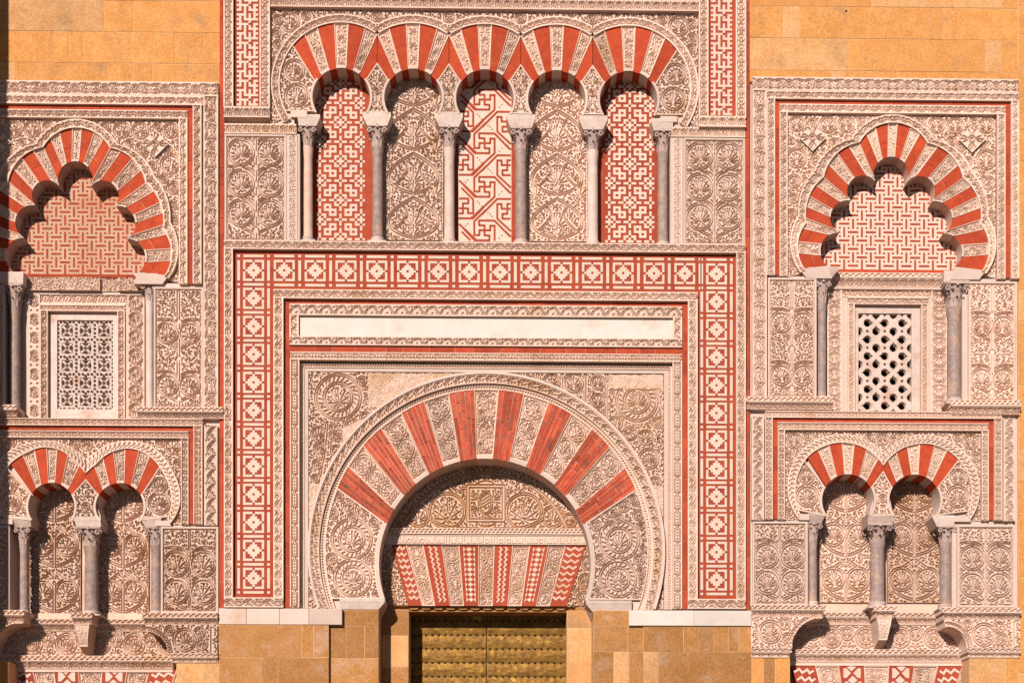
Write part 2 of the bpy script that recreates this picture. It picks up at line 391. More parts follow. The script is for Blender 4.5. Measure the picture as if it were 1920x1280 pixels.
# ---- unit tiles for running borders (length P, height h2, fillets added by band())
def tile(kind, P, h2, c=.7):
    cv = Cv(P, h2, c); m = h2 / 2; k = lambda u, v: (u * P, m - v * m)       # u 0..1, v -1..1 (up)
    if kind == 'scroll':
        u = np.linspace(-.1, 1.1, 30); cv.H[:] = 1
        for j, (cu, sg) in enumerate(((.25, -1), (.75, 1))):
            cxp, cyp = k(cu, sg * .22)
            for q in range(3):
                an = (-PI / 2 if sg > 0 else PI / 2) + (q - 1) * .95
                an = -an
                cv.drop(cxp + math.cos(an) * 1.2, cyp + math.sin(an) * 1.2, an, m * .62, min(2.4, m * .3))
            cv.drop(*k(cu - .16, sg * .75), 0.0, P * .10, 1.8)
            cv.drop(*k(cu + .12, sg * .80), 0.3, P * .09, 1.8)
        P_ = np.c_[u * P, m - m * .62 * np.sin(2 * PI * u)]
        cv.ridge(P_, 1.9, 1.5)
        for (cu, sg) in ((.25, -1), (.75, 1)):
            cxp, cyp = k(cu, sg * .15)
            a = np.linspace(0, 1.35 * PI, 10)
            cv.ridge(np.c_[cxp + m * .40 * np.cos(a + (PI if sg > 0 else 0)), cyp + m * .40 * np.sin(a + (PI if sg > 0 else 0))], 1.5, 1.0)
    elif kind == 'roundel':
        r = m * .80
        for (u0, u1) in ((.47, .78), (1.03, .72)):
            for sg in (-1, 1):
                cv.ridge(bez(k(u0, sg * .98), k(u0 + (u1 - u0) * .4, sg * .5), k(u1, sg * .9), k(u1, -sg * .1), 10), 1.7, 1.2)
        for u0 in (-.03, .97): cv.ridge([k(u0, -1), k(u0 + .06, 1)], 1.6, 1.1)
        cv.ridge([k(.53, -1), k(.46, 1)], 1.6, 1.1)
        fan(cv, *k(.75, -.55), -PI / 2, m * 1.25, 5, 2.2, 2.4); fan(cv, *k(.75, .6), PI / 2, m * .9, 3, 2.0, 2.2)
        for an in (.6, 2.5, 3.8, 5.6): cv.drop(P * .25 + math.cos(an) * r * .98, m + math.sin(an) * r * .98, an, 4, 2.2)
        roundel(cv, P * .25, m, r * .74, petals=5, w=2.1, g=1.4)
        for k_ in (.10, .40):
            for vv in (.78, -.78): cv.drop(*k(k_, vv), 0 if k_ > .2 else PI, 3.6, 2.2)
        cv.fill(120, (3.5, 5.5), 2.0, gap=1.2)
    elif kind == 'leafwave':
        cv.ridge(bez(k(-.15, -.9), k(.2, .9), k(.45, 1.1), k(1.0, -.9)), 1.7, 1.2)
        cv.ridge(bez(k(.0, -.9), k(.25, .3), k(.45, .5), k(.62, -.15)), 1.4, 1.1)
        for u_, v_, a_ in ((.05, .75, .5), (.78, .72, -.2), (.55, -.75, -.4), (.22, -.75, -.9), (.86, .1, -.8)): cv.drop(*k(u_, v_), a_, m * .62, 2.1)
    elif kind == 'diamond':
        cv.ridge([k(0, 1), k(1, -1)], 1.2, .9); cv.ridge([k(0, -1), k(1, 1)], 1.2, .9)
        for u_, v_ in ((.5, .8), (.5, -.8), (0, 0), (1, 0)): cv.dot(*k(u_, v_), 1.5)
        cv.dot(*k(.26, 0), .6); cv.dot(*k(.74, 0), .6)
    elif kind == 'zigzag':
        for u_, v_, q in ((.0, .55, 0), (1., .55, 0), (.5, -.6, 0)):
            x_, y_ = k(u_, v_); cv.cut([(x_ - P * .17, y_), (x_ + P * .17, y_)], 2.0); cv.cut([(x_, y_), (x_, y_ + (1.3 if v_ > 0 else -1.3))], 2.0)
    elif kind == 'arches':
        x_, y_ = k(.5, -1)
        cv.ridge(arc(x_, y_, P * .47, -90, 90, 14, ry=m * 1.75), 1.5, 1.2)
        for an in (-2.3, -PI / 2, -.85): cv.drop(x_ + 2 * math.cos(an), y_ + 2 * math.sin(an), an, m * .95, 2.0)
        cv.drop(*k(.02, .2), -PI / 2, m * .55, 1.8)
    elif kind == 'cartouche':
        for q in range(4): cv.dot(*k(.22 + q * .185, 0), 1.25)
        cv.ridge([k(.0, 0), k(.12, .75), k(.88, .75), k(1., 0)], 1.5, .9); cv.ridge([k(.0, 0), k(.12, -.75), k(.88, -.75), k(1., 0)], 1.5, .9)
        for v_ in (.72, -.72):
            for u_ in (0, 1): cv.dot(*k(u_, v_), 2.0)
            cv.drop(*k(.30, v_ * 1.2), 0, P * .14, 1.3); cv.drop(*k(.56, v_ * 1.2), 0, P * .14, 1.3)
    elif kind == 'bead':
        cv.cut([k(-.05, -.9), k(.25, 0), k(-.05, .9)], [2.0, 1.2, 2.0]); cv.cut([k(.95, -.9), k(1.25, 0), k(.95, .9)], [2.0, 1.2, 2.0])
        cv.dot(*k(.55, 0), .8)
    elif kind == 'saw':
        cv.cut([k(0, -1.0), k(.5, .2), k(1, -1.0)], 1.6); cv.cut([k(.5, -1.), k(.5, -.2)], 1.4)
    elif kind == 'plume':
        cv.ridge(bez(k(.0, -.95), k(.1, .1), k(.4, .9), k(1.0, .95)), 1.5, 1.3)
        for u_, v_, a_ in ((.35, -.75, -.9), (.62, -.55, -.75), (.9, -.1, -.7), (.10, .5, -.4), (.36, .0, -.9)): cv.drop(*k(u_, v_), a_, m * .55, 2.0)
    elif kind == 'petal':      # standing roundels with a lotus
        roundel(cv, P * .5, m, min(P * .46, m * .92), a=-PI / 2 if P < 1 else PI, w=2.0, g=1.4)
        for u_ in (0, 1):
            for v_ in (.7, -.7): cv.dot(*k(u_, v_), 1.7)
    elif kind == 'lotus':
        cv.ridge(arc(*k(.5, -.25), P * .36, -125, 125, 12, ry=m * .8), 1.5, 1.3)
        for an in (-2.4, -PI / 2, -.75): cv.drop(*k(.5, -.85), an, m * .95, 1.8)
        cv.drop(*k(.02, .9), PI / 2, m * .6, 2.0); cv.drop(*k(.0, -.95), -PI / 2, m * .55, 2.0); cv.drop(*k(1., .9), PI / 2, m * .6, 2.0)
    elif kind == 'knot':
        cv.ridge(bez(k(.05, -.9), k(.1, .6), k(.6, 1.2), k(.75, .1)), 1.5, 1.2)
        cv.ridge([k(.55, .9), k(.95, -.9)], 1.3, 1.1)
        for u_, v_, a_ in ((.18, -.2, -1.0), (.40, -.75, -.5), (.72, -.8, -.4), (.88, .7, .5), (.05, .8, .3)): cv.drop(*k(u_, v_), a_, m * .5, 2.1)
    return cv

CELL = 1.12
def resample(P, ds=None, n=None):
    P = np.asarray(P, float); L = np.r_[0, np.cumsum(np.hypot(*np.diff(P, axis=0).T))]
    n = n or max(2, int(round(L[-1] / ds)) + 1); s_ = np.linspace(0, L[-1], n)
    return np.c_[np.interp(s_, L, P[:, 0]), np.interp(s_, L, P[:, 1])], s_, L[-1]
def band(mb, P, hw, kind, period, f, b, relief=3.5, fil=2.0, lean=0.0, walls=True, cell=None):
    """carved border along a path; hw half width, f front depth, b back depth, lean: far edge (t<0) set back"""
    cell = cell or CELL
    P, s_, L = resample(P, cell)
    t = np.gradient(P, axis=0); t /= np.linalg.norm(t, axis=1, keepdims=True) + 1e-9; nrm = np.c_[t[:, 1], -t[:, 0]]
    nt_ = max(4, int(round(2 * hw / cell)) + 1)
    edges = np.unique(np.r_[-hw, np.linspace(-hw + fil, hw - fil, max(3, nt_ - 2)), hw]); T = edges
    Lr = max(1, round(L / period)); pp = L / Lr
    cv = tile(kind, period, 2 * (hw - fil))
    S, TT = np.meshgrid(s_, T)
    H = cv.sample((S % pp) / pp * period, (hw - fil) - TT)
    H[np.abs(TT) > hw - fil - .3] = 1
    X = P[:, 0][None] + nrm[:, 0][None] * TT; Y = P[:, 1][None] + nrm[:, 1][None] * TT
    Dp = f + G(H) * relief * RS_(Y) + lean * (hw - TT) / (2 * hw)
    mb.sheet(X, Y, Dp)
    if walls: mb.border_walls(X, Y, Dp, b)
def hband(mb, x0, x1, y0, y1, kind, period, f, b, **k): band(mb, [(x0, (y0+y1)/2), (x1, (y0+y1)/2)], (y1-y0)/2, kind, period, f, b, **k)
def vband(mb, x0, x1, y0, y1, kind, period, f, b, **k): band(mb, [((x0+x1)/2, y1), ((x0+x1)/2, y0)], (x1-x0)/2, kind, period, f, b, **k)
def rect_relief(mb, x0, y0, x1, y1, cv, f, b, relief=4.5, walls=True):
    X, Y = np.meshgrid(x0 + cv.x / cv.w * (x1 - x0), y0 + cv.y / cv.h * (y1 - y0))
    H = cv.H.copy(); H[0] = H[-1] = 1; H[:, 0] = H[:, -1] = 1
    Dp = f + G(H) * relief * RS_(Y)
    mb.sheet(X, Y, Dp)
    if walls: mb.border_walls(X, Y, Dp, b)
def inside(P, X, Y):
    P = np.asarray(P); r = np.zeros(X.shape, bool); j = len(P) - 1
    for i in range(len(P)):
        xi, yi = P[i]; xj, yj = P[j]
        if yi != yj:
            c = ((yi > Y) != (yj > Y)) & (X < (xj - xi) * (Y - yi) / (yj - yi) + xi); r ^= c
        j = i
    return r
def poly_relief(mb, P, cv, f, b, relief=4.5, base=True):
    """carving clipped to a polygon; cv covers the polygon's bounding box"""
    P = np.asarray(P, float); x0, y0 = P.min(0)
    X, Y = np.meshgrid(x0 + cv.x, y0 + cv.y); m = inside(P, X, Y)
    keep = m[:-1, :-1] & m[1:, :-1] & m[:-1, 1:] & m[1:, 1:]
    mb.sheet(X, Y, f + G(cv.H) * relief * RS_(Y), keep)
    if base: mb.prism(P, f + relief + .6, b)
def poly_cv(P, c=None):
    P = np.asarray(P, float); mn = P.min(0); mx = P.max(0); cv = Cv(*(mx - mn), c or CELL)
    X, Y = np.meshgrid(mn[0] + cv.x, mn[1] + cv.y); return cv, mn, inside(P, X, Y)
def sub_path(P, a, b, n=None):
    """piece of polyline P between the points nearest a and b"""
    P, _, _ = resample(P, 1.0)
    i = int(np.argmin(((P - a) ** 2).sum(1))); j = int(np.argmin(((P - b) ** 2).sum(1)))
    Q = P[i:j + 1] if i <= j else P[j:i + 1][::-1]
    if len(Q) < 2: Q = np.array([a, b], float)
    Q, _, _ = resample(Q, n=n or max(3, len(Q) // 3))
    return Q
def scroll_cv(w_, L, seed=0, style=0):
    """carving for a voussoir: w_ across, L long (x across, y along)"""
    cv = Cv(w_, L, 1.1)
    m = w_ / 2; e = 2.6
    if style == 1 and w_ > 20:                         # roundels strung in a column
        nr = max(2, int(round((L - 8) / (w_ - 5)))); st = (L - 6) / nr
        for i in range(nr): roundel(cv, m, 3 + st * (i + .5), min(m - 3.5, st * .47), a=-PI / 2 + (i % 2) * .9 - .4)
    else:
        amp = max(2.0, m - 6.5); y = np.linspace(2, L - 2, max(10, int(L / 3)))
        per = max(18, w_ * 1.3); n = max(1, round((L - 4) / per)); ph = (seed % 2) * PI
        cv.ridge(np.c_[m + amp * .75 * np.sin(2 * PI * n * (y - 2) / (L - 4) + ph), y], 1.8, 1.3)
        for i in range(2 * n):
            yy = 2 + (i + .5) * (L - 4) / (2 * n); sg = -1 if (i % 2 == (0 if ph == 0 else 1)) else 1
            cx_ = m + sg * amp * .45
            if amp > 6: roundel(cv, cx_, yy, amp * .48, a=PI / 2 * (1 - sg), petals=4)
            else:
                cv.drop(cx_, yy - 2, -.8 if sg > 0 else PI + .8, 4.5, 2.0); cv.drop(cx_, yy + 1.5, .5 if sg > 0 else PI - .5, 4.5, 2.0)
    cv.fill(200, (4, 7), 2.0, gap=1.3)
    # plain fillet with a thin line round it
    cv.cut([(e, e), (w_ - e, e), (w_ - e, L - e), (e, L - e), (e, e)], 1.1)
    H = cv.H; X, Y = np.meshgrid(cv.x, cv.y)
    H[(X < e - .6) | (X > w_ - e + .6) | (Y < e - .6) | (Y > L - e + .6)] = 1
    return cv
def wedge_grid(Po, Pi, nu):
    """grid between outer curve Po and inner curve Pi"""
    n = len(Po); Pi, _, _ = resample(Pi, n=n); u = np.linspace(0, 1, nu)[:, None]
    X = Po[:, 0][None] * (1 - u) + Pi[:, 0][None] * u; Y = Po[:, 1][None] * (1 - u) + Pi[:, 1][None] * u
    return X, Y
def wedge_carved(mb, Po, Pi, f, b, seed=0, style=0, relief=4.0):
    wo = np.hypot(*(Po[-1] - Po[0])); wi = np.hypot(*(Pi[-1] - Pi[0])); L = np.hypot(*(Po.mean(0) - Pi.mean(0)))
    cv = scroll_cv((wo + wi) / 2 + .01, L, seed, style)
    n = max(5, int(max(wo, wi) / CELL) + 1); Po_, _, _ = resample(Po, n=n)
    X, Y = wedge_grid(Po_, Pi, max(4, int(L / CELL) + 1))
    U, V = np.meshgrid(np.linspace(0, cv.w, X.shape[1]), np.linspace(0, cv.h, X.shape[0]))
    Dp = f + G(cv.sample(U, V)) * relief * RS_(Y)
    mb.sheet(X, Y, Dp); mb.border_walls(X, Y, Dp, b)
def wedge_plain(mb, Po, Pi, f, b, gap=0.0):
    n = max(3, len(Po)); Po_, _, _ = resample(Po, n=n); X, Y = wedge_grid(Po_, Pi, 2)
    Dp = np.full(X.shape, f); mb.sheet(X, Y, Dp); mb.border_walls(X, Y, Dp, b)
def wedge_bricks(parent, Po, Pi, f, b, nl, nw, mat='brick', gap=.9, jit=.5, joint='mortar', stagger=True, pd=0):
    """a red voussoir: body in joint colour with bricks laid along its length"""
    mb = MB(); wedge_plain(mb, Po, Pi, f + .8, b)
    v = part('voussoir', mb, mat if nl * nw == 1 else joint, parent, pd)
    Po_, _, _ = resample(Po, n=41); Pi_, _, _ = resample(Pi, n=41)
    def pt(u, t):
        i = min(39, int(u * 40)); fr = u * 40 - i
        a = Po_[i] * (1 - fr) + Po_[i + 1] * fr; c = Pi_[i] * (1 - fr) + Pi_[i + 1] * fr
        return a * (1 - t) + c * t
    wo = np.hypot(*(Po[-1] - Po[0])); L = np.hypot(*(Po.mean(0) - Pi.mean(0))); gu = gap / 2 / wo; gt = gap / 2 / L
    for j in range(nw):
        cuts = np.linspace(0, 1, nl + 1)
        if nl > 1:
            cuts[1:-1] += rng.uniform(-.3, .3, nl - 1) / nl
            if stagger and j % 2: cuts = np.r_[0, np.clip(cuts[1:-1] - .5 / nl, .08, .95), 1]
        for i in range(nl):
            u0, u1 = j / nw + gu, (j + 1) / nw - gu; t0, t1 = cuts[i] + gt, cuts[i + 1] - gt
            if i == 0: t0 = 0
            m2 = MB(); q = 4
            us = np.linspace(u0, u1, q)
            Q = np.array([pt(u, t0) for u in us] + [pt(u, t1) for u in us[::-1]])
            m2.prism(Q, f - rng.uniform(0, jit), f + 4)
            part('brick', m2, mat, v, pd)
    return v

# ------------------------------------------------------------------ the place
def ground():
    me = bpy.data.meshes.new('street'); s = 150
    me.from_pydata([(-s, -s, -1.62), (s, -s, -1.62), (s, s, -1.62), (-s, s, -1.62)], [], [(0, 1, 2, 3)]); me.materials.append(MATS['street'])
    o = bpy.data.objects.new('street', me); COL.objects.link(o); o['kind'] = 'structure'
ground()
XC = 960
YB = 1756                       # foot of the wall in plan units

def blocks(parent, rows, f, b, mats, gap=1.1, joint='joint', name='stone_block'):
    """rows: (y0, y1, [x joints]); each block an object, the joint filling one part"""
    mb = MB(); xs = [x for r in rows for x in r[2]]
    for (y0, y1, J) in rows: mb.box(J[0], y0, J[-1], y1, f + .55, b)
    part('joint_filling', mb, joint, parent)
    for (y0, y1, J) in rows:
        for a, c in zip(J[:-1], J[1:]):
            m = MB(); g = gap / 2; jj = lambda: rnd.uniform(-.35, .35)
            m.box(a + g + jj(), y0 + g + jj(), c - g + jj(), y1 - g + jj(), f - rnd.uniform(0, .3), f + 6, .35)
            part(name, m, mats[rnd.randrange(len(mats))], parent)
def auto_rows(x0, x1, y0, y1, h=60, lo=28, hi=150):
    R_ = []; y = y0
    while y < y1 - 10:
        y2 = min(y + h, y1); J = [x0]
        while J[-1] < x1 - 40:
            J.append(min(x1, J[-1] + (rnd.uniform(lo, lo + 6) if rnd.random() < .55 else rnd.uniform(90, hi))))
        if x1 - J[-1] > 1: J.append(x1)
        J[-1] = x1; R_.append((y, y2, J)); y = y2
    return R_
ASH = ['ashlar', 'ashlar', 'ashlar', 'ashlar', 'ashlar_pale']; BRN = ['ashlar_brown', 'ashlar_brown', 'ashlar_brown', 'ashlar_pale']

# mass of the wall behind everything, with the doorway left open
t = thing('masonry_core', 'rough stone body of the wall, seen only in the deep shadow round the bronze doors', 'wall', 960, YB)
mb = MB()
mb.box(-420, -420, 735, YB + 10, 61, 260); mb.box(1082, -420, 2300, YB + 10, 61, 260)
mb.box(735.0, -420, 1082.0, 1100, 61, 260)
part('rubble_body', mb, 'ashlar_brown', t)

# the buttress left of the picture that throws the shade over the left edge
t = thing('stone_buttress', 'tall stone buttress left of the window bay, throwing its shade on it', 'buttress', -200, YB)
blocks(t, auto_rows(-330, -98, -420, YB, 60), -300, 62, ASH)

# ashlar masonry, upper left
XC = 215
t = thing('ashlar_wall', 'orange ashlar masonry above the left window bay, beside the fretwork strip', 'wall', 200, 155)
blocks(t, [(-420, -300, [-97, 20, 180, 413]), (-300, -240, [-97, 60, 90, 240, 413]), (-240, -180, [-97, 100, 250, 413]), (-180, -120, [-97, 40, 170, 200, 413]), (-120, -60, [-97, 100, 300, 330, 413]), (-60, 1, [-97, 30, 150, 178, 330, 413]),
           (1, 60, [-97, -20, 194, 222, 250, 413]), (60, 119, [-97, -30, 70, 99, 127, 154, 326, 354, 381, 413]), (119, 160, [-97, 30, 202, 228, 256, 285, 413])], 0, 61, ASH)
XC = 1660
t = thing('ashlar_wall', 'orange ashlar masonry above the right window bay, with a dark block for a put-log hole', 'wall', 1660, 148)
blocks(t, [(-420, -300, [1405, 1600, 1800, 1909]), (-300, -240, [1405, 1500, 1700, 1730, 1909]), (-240, -180, [1405, 1650, 1909]), (-180, -120, [1405, 1480, 1620, 1650, 1909]), (-120, -45, [1405, 1500, 1700, 1909]),
           (-45, 14, [1405, 1580, 1607, 1634, 1879, 1909]), (14, 74, [1405, 1436, 1468, 1498, 1742, 1768, 1796, 1909]), (74, 134, [1405, 1590, 1618, 1647, 1848, 1876, 1909]), (134, 156, [1405, 1560, 1583, 1909])], 0, 61, ASH)
m = MB(); m.box(1585.2, 20.6, 1588.4, 24.0, -1.0, 3); part('dark_putlog_block', m, 'dark', t)  # dark block on the face; the hole's darkness is put into its colour
t = thing('ashlar_wall', 'plain orange masonry strip running up the far right edge', 'wall', 1990, YB)
blocks(t, auto_rows(1909.6, 2200, -420, YB, 60), 1.0, 61, ['ashlar_pale', 'ashlar', 'ashlar'])
XC = 960

# ---------------- lower stonework beside the doorway
XC = 515
t = thing('ashlar_wall', 'orange stone courses under the left leg of the mosaic frame', 'wall', 515, YB)
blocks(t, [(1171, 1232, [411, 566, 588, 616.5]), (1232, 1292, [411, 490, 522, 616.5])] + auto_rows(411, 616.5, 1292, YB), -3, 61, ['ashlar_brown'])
t = thing('door_pier', 'brown stone pier below the left impost of the great arch', 'pier', 662, YB)
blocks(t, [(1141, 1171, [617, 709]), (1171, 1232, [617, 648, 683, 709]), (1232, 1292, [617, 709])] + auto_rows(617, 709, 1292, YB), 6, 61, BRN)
t = thing('stone_slab', 'pale stone slab course under the left leg of the mosaic frame', 'slab', 526, 1171)
for a, c in ((411, 463), (463, 525), (525, 580), (580, 642)):
    m = MB(); m.box(a + .3, 1140.6, c - .3, 1170.6, -4.5, 60, .6); part('slab_block', m, 'plain', t)
XC = 1295
t = thing('ashlar_wall', 'orange stone courses under the right leg of the mosaic frame', 'wall', 1320, YB)
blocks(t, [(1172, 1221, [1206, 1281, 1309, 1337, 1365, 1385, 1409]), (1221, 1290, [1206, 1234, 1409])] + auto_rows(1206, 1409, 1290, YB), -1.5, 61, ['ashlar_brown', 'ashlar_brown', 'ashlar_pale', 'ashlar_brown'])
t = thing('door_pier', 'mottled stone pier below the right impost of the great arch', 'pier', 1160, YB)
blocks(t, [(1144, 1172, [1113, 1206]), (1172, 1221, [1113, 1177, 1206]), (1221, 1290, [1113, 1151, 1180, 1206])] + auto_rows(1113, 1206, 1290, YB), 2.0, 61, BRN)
t = thing('stone_slab', 'white plastered slab course under the right leg of the mosaic frame', 'slab', 1294, 1173)
for a, c in ((1179, 1300), (1300, 1408)):
    m = MB(); m.box(a + .1, 1144.6, c - .1, 1173, -5, 60, .6); part('slab_block', m, 'plaque', t)

# doorway jambs in the recess
XC = 912
t = thing('door_jamb', 'lit stone jamb left of the bronze doors', 'jamb', 735, YB)
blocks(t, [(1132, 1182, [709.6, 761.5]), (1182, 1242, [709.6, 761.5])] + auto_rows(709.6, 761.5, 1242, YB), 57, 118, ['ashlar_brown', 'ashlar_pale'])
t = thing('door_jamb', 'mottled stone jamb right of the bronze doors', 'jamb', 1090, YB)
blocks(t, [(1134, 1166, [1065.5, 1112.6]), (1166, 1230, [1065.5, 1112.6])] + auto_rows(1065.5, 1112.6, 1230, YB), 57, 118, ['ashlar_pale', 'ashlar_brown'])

# bronze doors
def door(x0, x1, label, hid):
    t = thing('bronze_door', label, 'door', (x0 + x1) / 2, YB)
    m = MB(); m.box(x0, 1120, x1, YB, 119, 126); part('door_leaf', m, 'brass', t, pd=112)
    ys = [1163 + 26.0 * k for k in range(23)]
    for k in range(len(ys) - 1):
        m = MB(); nx = 26; X, Y = np.meshgrid(np.linspace(x0 + .6, x1 - .6, nx), np.linspace(ys[k] + .4, ys[k + 1] - .5, 7))
        dz = 118.2 - .9 * rng.random(X.shape) * (np.sin((Y - ys[k]) / 26 * PI)) - .9 * np.sin((Y - ys[k]) / 26 * PI)
        m.sheet(X, Y, dz); m.border_walls(X, Y, dz, 119.5); part('brass_sheet', m, 'brass', t, pd=112)
    st = None
    for k, y in enumerate(ys):
        n = 13
        for i in range(n):
            x = x0 + 6 + (x1 - x0 - 12) * i / (n - 1)
            if y > 1300: continue
            if st is None:
                m = MB(); r = 3.3
                m.add([(x, y, 114.8)] + [(x + r * math.cos(a), y + r * math.sin(a), 118.6) for a in np.linspace(PI / 8, 2 * PI + PI / 8, 9)[:-1]], [[0, q + 1, (q + 1) % 8 + 1] for q in range(8)])
                st = part('stud', m, 'stud', t, pd=112); sx0, sy0 = x, y
            else:
                o = st.copy(); COL.objects.link(o); o.parent = t
                A = to_world(x, y, 0, 112); B = to_world(sx0, sy0, 0, 112); o.location = (float(A[0] - B[0]), 0, float(A[2] - B[2]))
t_ = thing('door_seam_backing', 'dark sheet behind the bronze door leaves, standing for shade in the seam', 'backing', 912, YB); m = MB(); m.box(752, 1100, 1074, YB, 122, 130); part('dark_seam_sheet', m, 'dark', t_, pd=112)  # dark sheet added so the seam between the leaves reads as shade
door(757, 911.4, 'left leaf of the studded bronze double door', 0)
door(912.4, 1070, 'right leaf of the studded bronze double door', 1)

# ---------------- columns
def bell_leaf(m, cx, dc, r0, y0, y1, r1, ang, wd, curl):
    """one acanthus leaf: curved tapering tongue standing against the bell, tip rolled outwards"""
    ny = 6; V = []
    for i in range(ny):
        t = i / (ny - 1); y = y0 + (y1 - y0) * min(1, t * 1.12) + (curl * .5 if t > .95 else 0)
        r = r0 + (r1 - r0) * t ** 1.5 + (curl if t > .7 else 0) * (t - .7) / .3
        w_ = wd * (1 - .75 * t ** 2.2)
        for q, (u, k) in enumerate(((-1, 0), (0, 1), (1, 0))):
            a = ang + u * w_ / max(r, 1)
            rr = r + k * .9
            V.append((cx + rr * math.cos(a), y, dc + rr * math.sin(a)))
    F = [[3*i + q, 3*i + q + 1, 3*i + q + 4, 3*i + q + 3] for i in range(ny - 1) for q in (0, 1)]
    m.add(V, F)
def column(label, cx, ws, yi0, yi1, yi2, ysh0, ysh1, yb, xa0, xa1, dc, mat, group, wi=None, capm='capital', fdep=0, pd=0, basem='marble', cut=None, impm='marble', back=40):
    """ws shaft width; impost block yi0..yi1 (upright) ..yi2 (raked); shaft ysh0..ysh1; base to yb"""
    t = thing('column', label, 'column', cx, yb, group); r = ws / 2
    m = MB(); H_ = ysh1 - ysh0
    prof = [(r * (.93 + .07 * math.sin(PI * .5 * min(1, k / 5)) + .02 * k / 8), ysh0 + H_ * k / 8) for k in range(9)]
    m.lathe(cx, dc, [(r * 1.14, ysh0 - .5), (r * 1.14, ysh0 + 1.8)] + prof[1:-1] + [(r * 1.0, ysh1 - 2.5), (r * 1.08, ysh1 - 2), (r * 1.08, ysh1)]); cp = max(0, dc - r * 1.2); part('shaft', m, mat, t, pd=cp)
    m = MB(); hb = yb - ysh1
    m.lathe(cx, dc, [(r * 1.02, ysh1 - .3), (r * 1.3, ysh1 + hb * .10), (r * 1.38, ysh1 + hb * .25), (r * 1.2, ysh1 + hb * .38), (r * 1.22, ysh1 + hb * .5), (r * 1.6, ysh1 + hb * .62), (r * 1.68, ysh1 + hb * .75), (r * 1.6, ysh1 + hb * .8)])
    q = r * 1.72; m.add([(cx-q, ysh1+hb*.78, dc-q), (cx+q, ysh1+hb*.78, dc-q), (cx+q, yb, dc-q), (cx-q, yb, dc-q), (cx-q, ysh1+hb*.78, dc+q), (cx+q, ysh1+hb*.78, dc+q), (cx+q, yb, dc+q), (cx-q, yb, dc+q)], np.array([(0,1,2,3),(0,4,5,1),(1,5,6,2),(3,2,6,7),(4,0,3,7)]))
    part('base', m, basem, t, pd=cp)
    m = MB(); hc = ysh0 - yi2; rt = r * 1.75
    m.lathe(cx, dc, [(r * 1.0, ysh0), (r * 1.02, ysh0 - hc * .3), (r * 1.15, ysh0 - hc * .6), (rt * .95, yi2 + hc * .10)], 20)
    cap = part('capital', m, capm, t, pd=cp)
    m = MB(); q = rt * 1.02; m.box(cx - q, yi2 - .2, cx + q, yi2 + hc * .12, dc - q, dc + q, .5); m.box(cx - 2, yi2 - .3, cx + 2, yi2 + hc * .18, dc - q - 1.2, dc - q + 2, .4)
    part('abacus', m, capm, cap, pd=cp)
    m = MB()
    for k in range(8): bell_leaf(m, cx, dc, r * 1.04, ysh0 - .4, ysh0 - hc * .42, r * 1.3, 2 * PI * k / 8 - PI / 2, r * .40, r * .42)
    for k in range(8): bell_leaf(m, cx, dc, r * 1.06, ysh0 - hc * .25, ysh0 - hc * .72, r * 1.5, 2 * PI * (k + .5) / 8 - PI / 2, r * .40, r * .45)
    for sx_ in (-1, 1):                                    # volutes under the abacus corners
        for sd in (-1, 1):
            a = np.linspace(0, 2.2 * PI, 12); rr = (r * .50) * (1 - a / (2.9 * PI))
            for pln in (0, 1):
                px_ = cx + sx_ * (rt * .86 + rr * np.cos(a) * .8) if pln == 0 else cx + sx_ * (rt * .92)
                P = np.c_[cx + sx_ * (rt * .80) + rr * np.cos(a), yi2 + hc * .30 - rr * np.sin(a)]
                if pln == 0: m.ribbon(P, 1.7, dc + sd * rt * .86 - 1.6, dc + sd * rt * .86 + 1.6)
            m.add([(cx + sx_*r*.35, yi2 + hc*.55, dc + sd*r*.9), (cx + sx_*r*.75, yi2 + hc*.55, dc + sd*r*.8), (cx + sx_*rt*1.0, yi2 + hc*.14, dc + sd*rt*.95), (cx + sx_*rt*.6, yi2 + hc*.14, dc + sd*rt*1.0)], np.array([(0,1,2,3)]))
    part('acanthus', m, capm, cap, pd=cp, stuff=True)
    if xa0 is not None:
        m = MB(); wi_ = (rt * 1.06); wi = wi_
        c0, c1 = max(xa0, cx - wi), min(xa1, cx + wi)
        if c1 - c0 < 10: c0, c1 = xa0 + 3, xa1 - 3
        f0 = fdep - .6; dlo = max(fdep + 1, dc - wi)
        V = [(xa0, yi0, f0), (xa1, yi0, f0), (xa1, yi1, f0), (xa0, yi1, f0), (c1, yi2, dlo), (c0, yi2, dlo),
             (xa0, yi0, back), (xa1, yi0, back), (xa1, yi1, back), (xa0, yi1, back), (c1, yi2, back), (c0, yi2, back)]
        m.add(V, np.array([(0,1,2,3),(3,2,4,5),(1,7,8,2),(2,8,10,4),(6,0,3,9),(9,3,5,11),(5,4,10,11),(6,7,1,0)]))
        part('impost', m, impm, t)
    return t

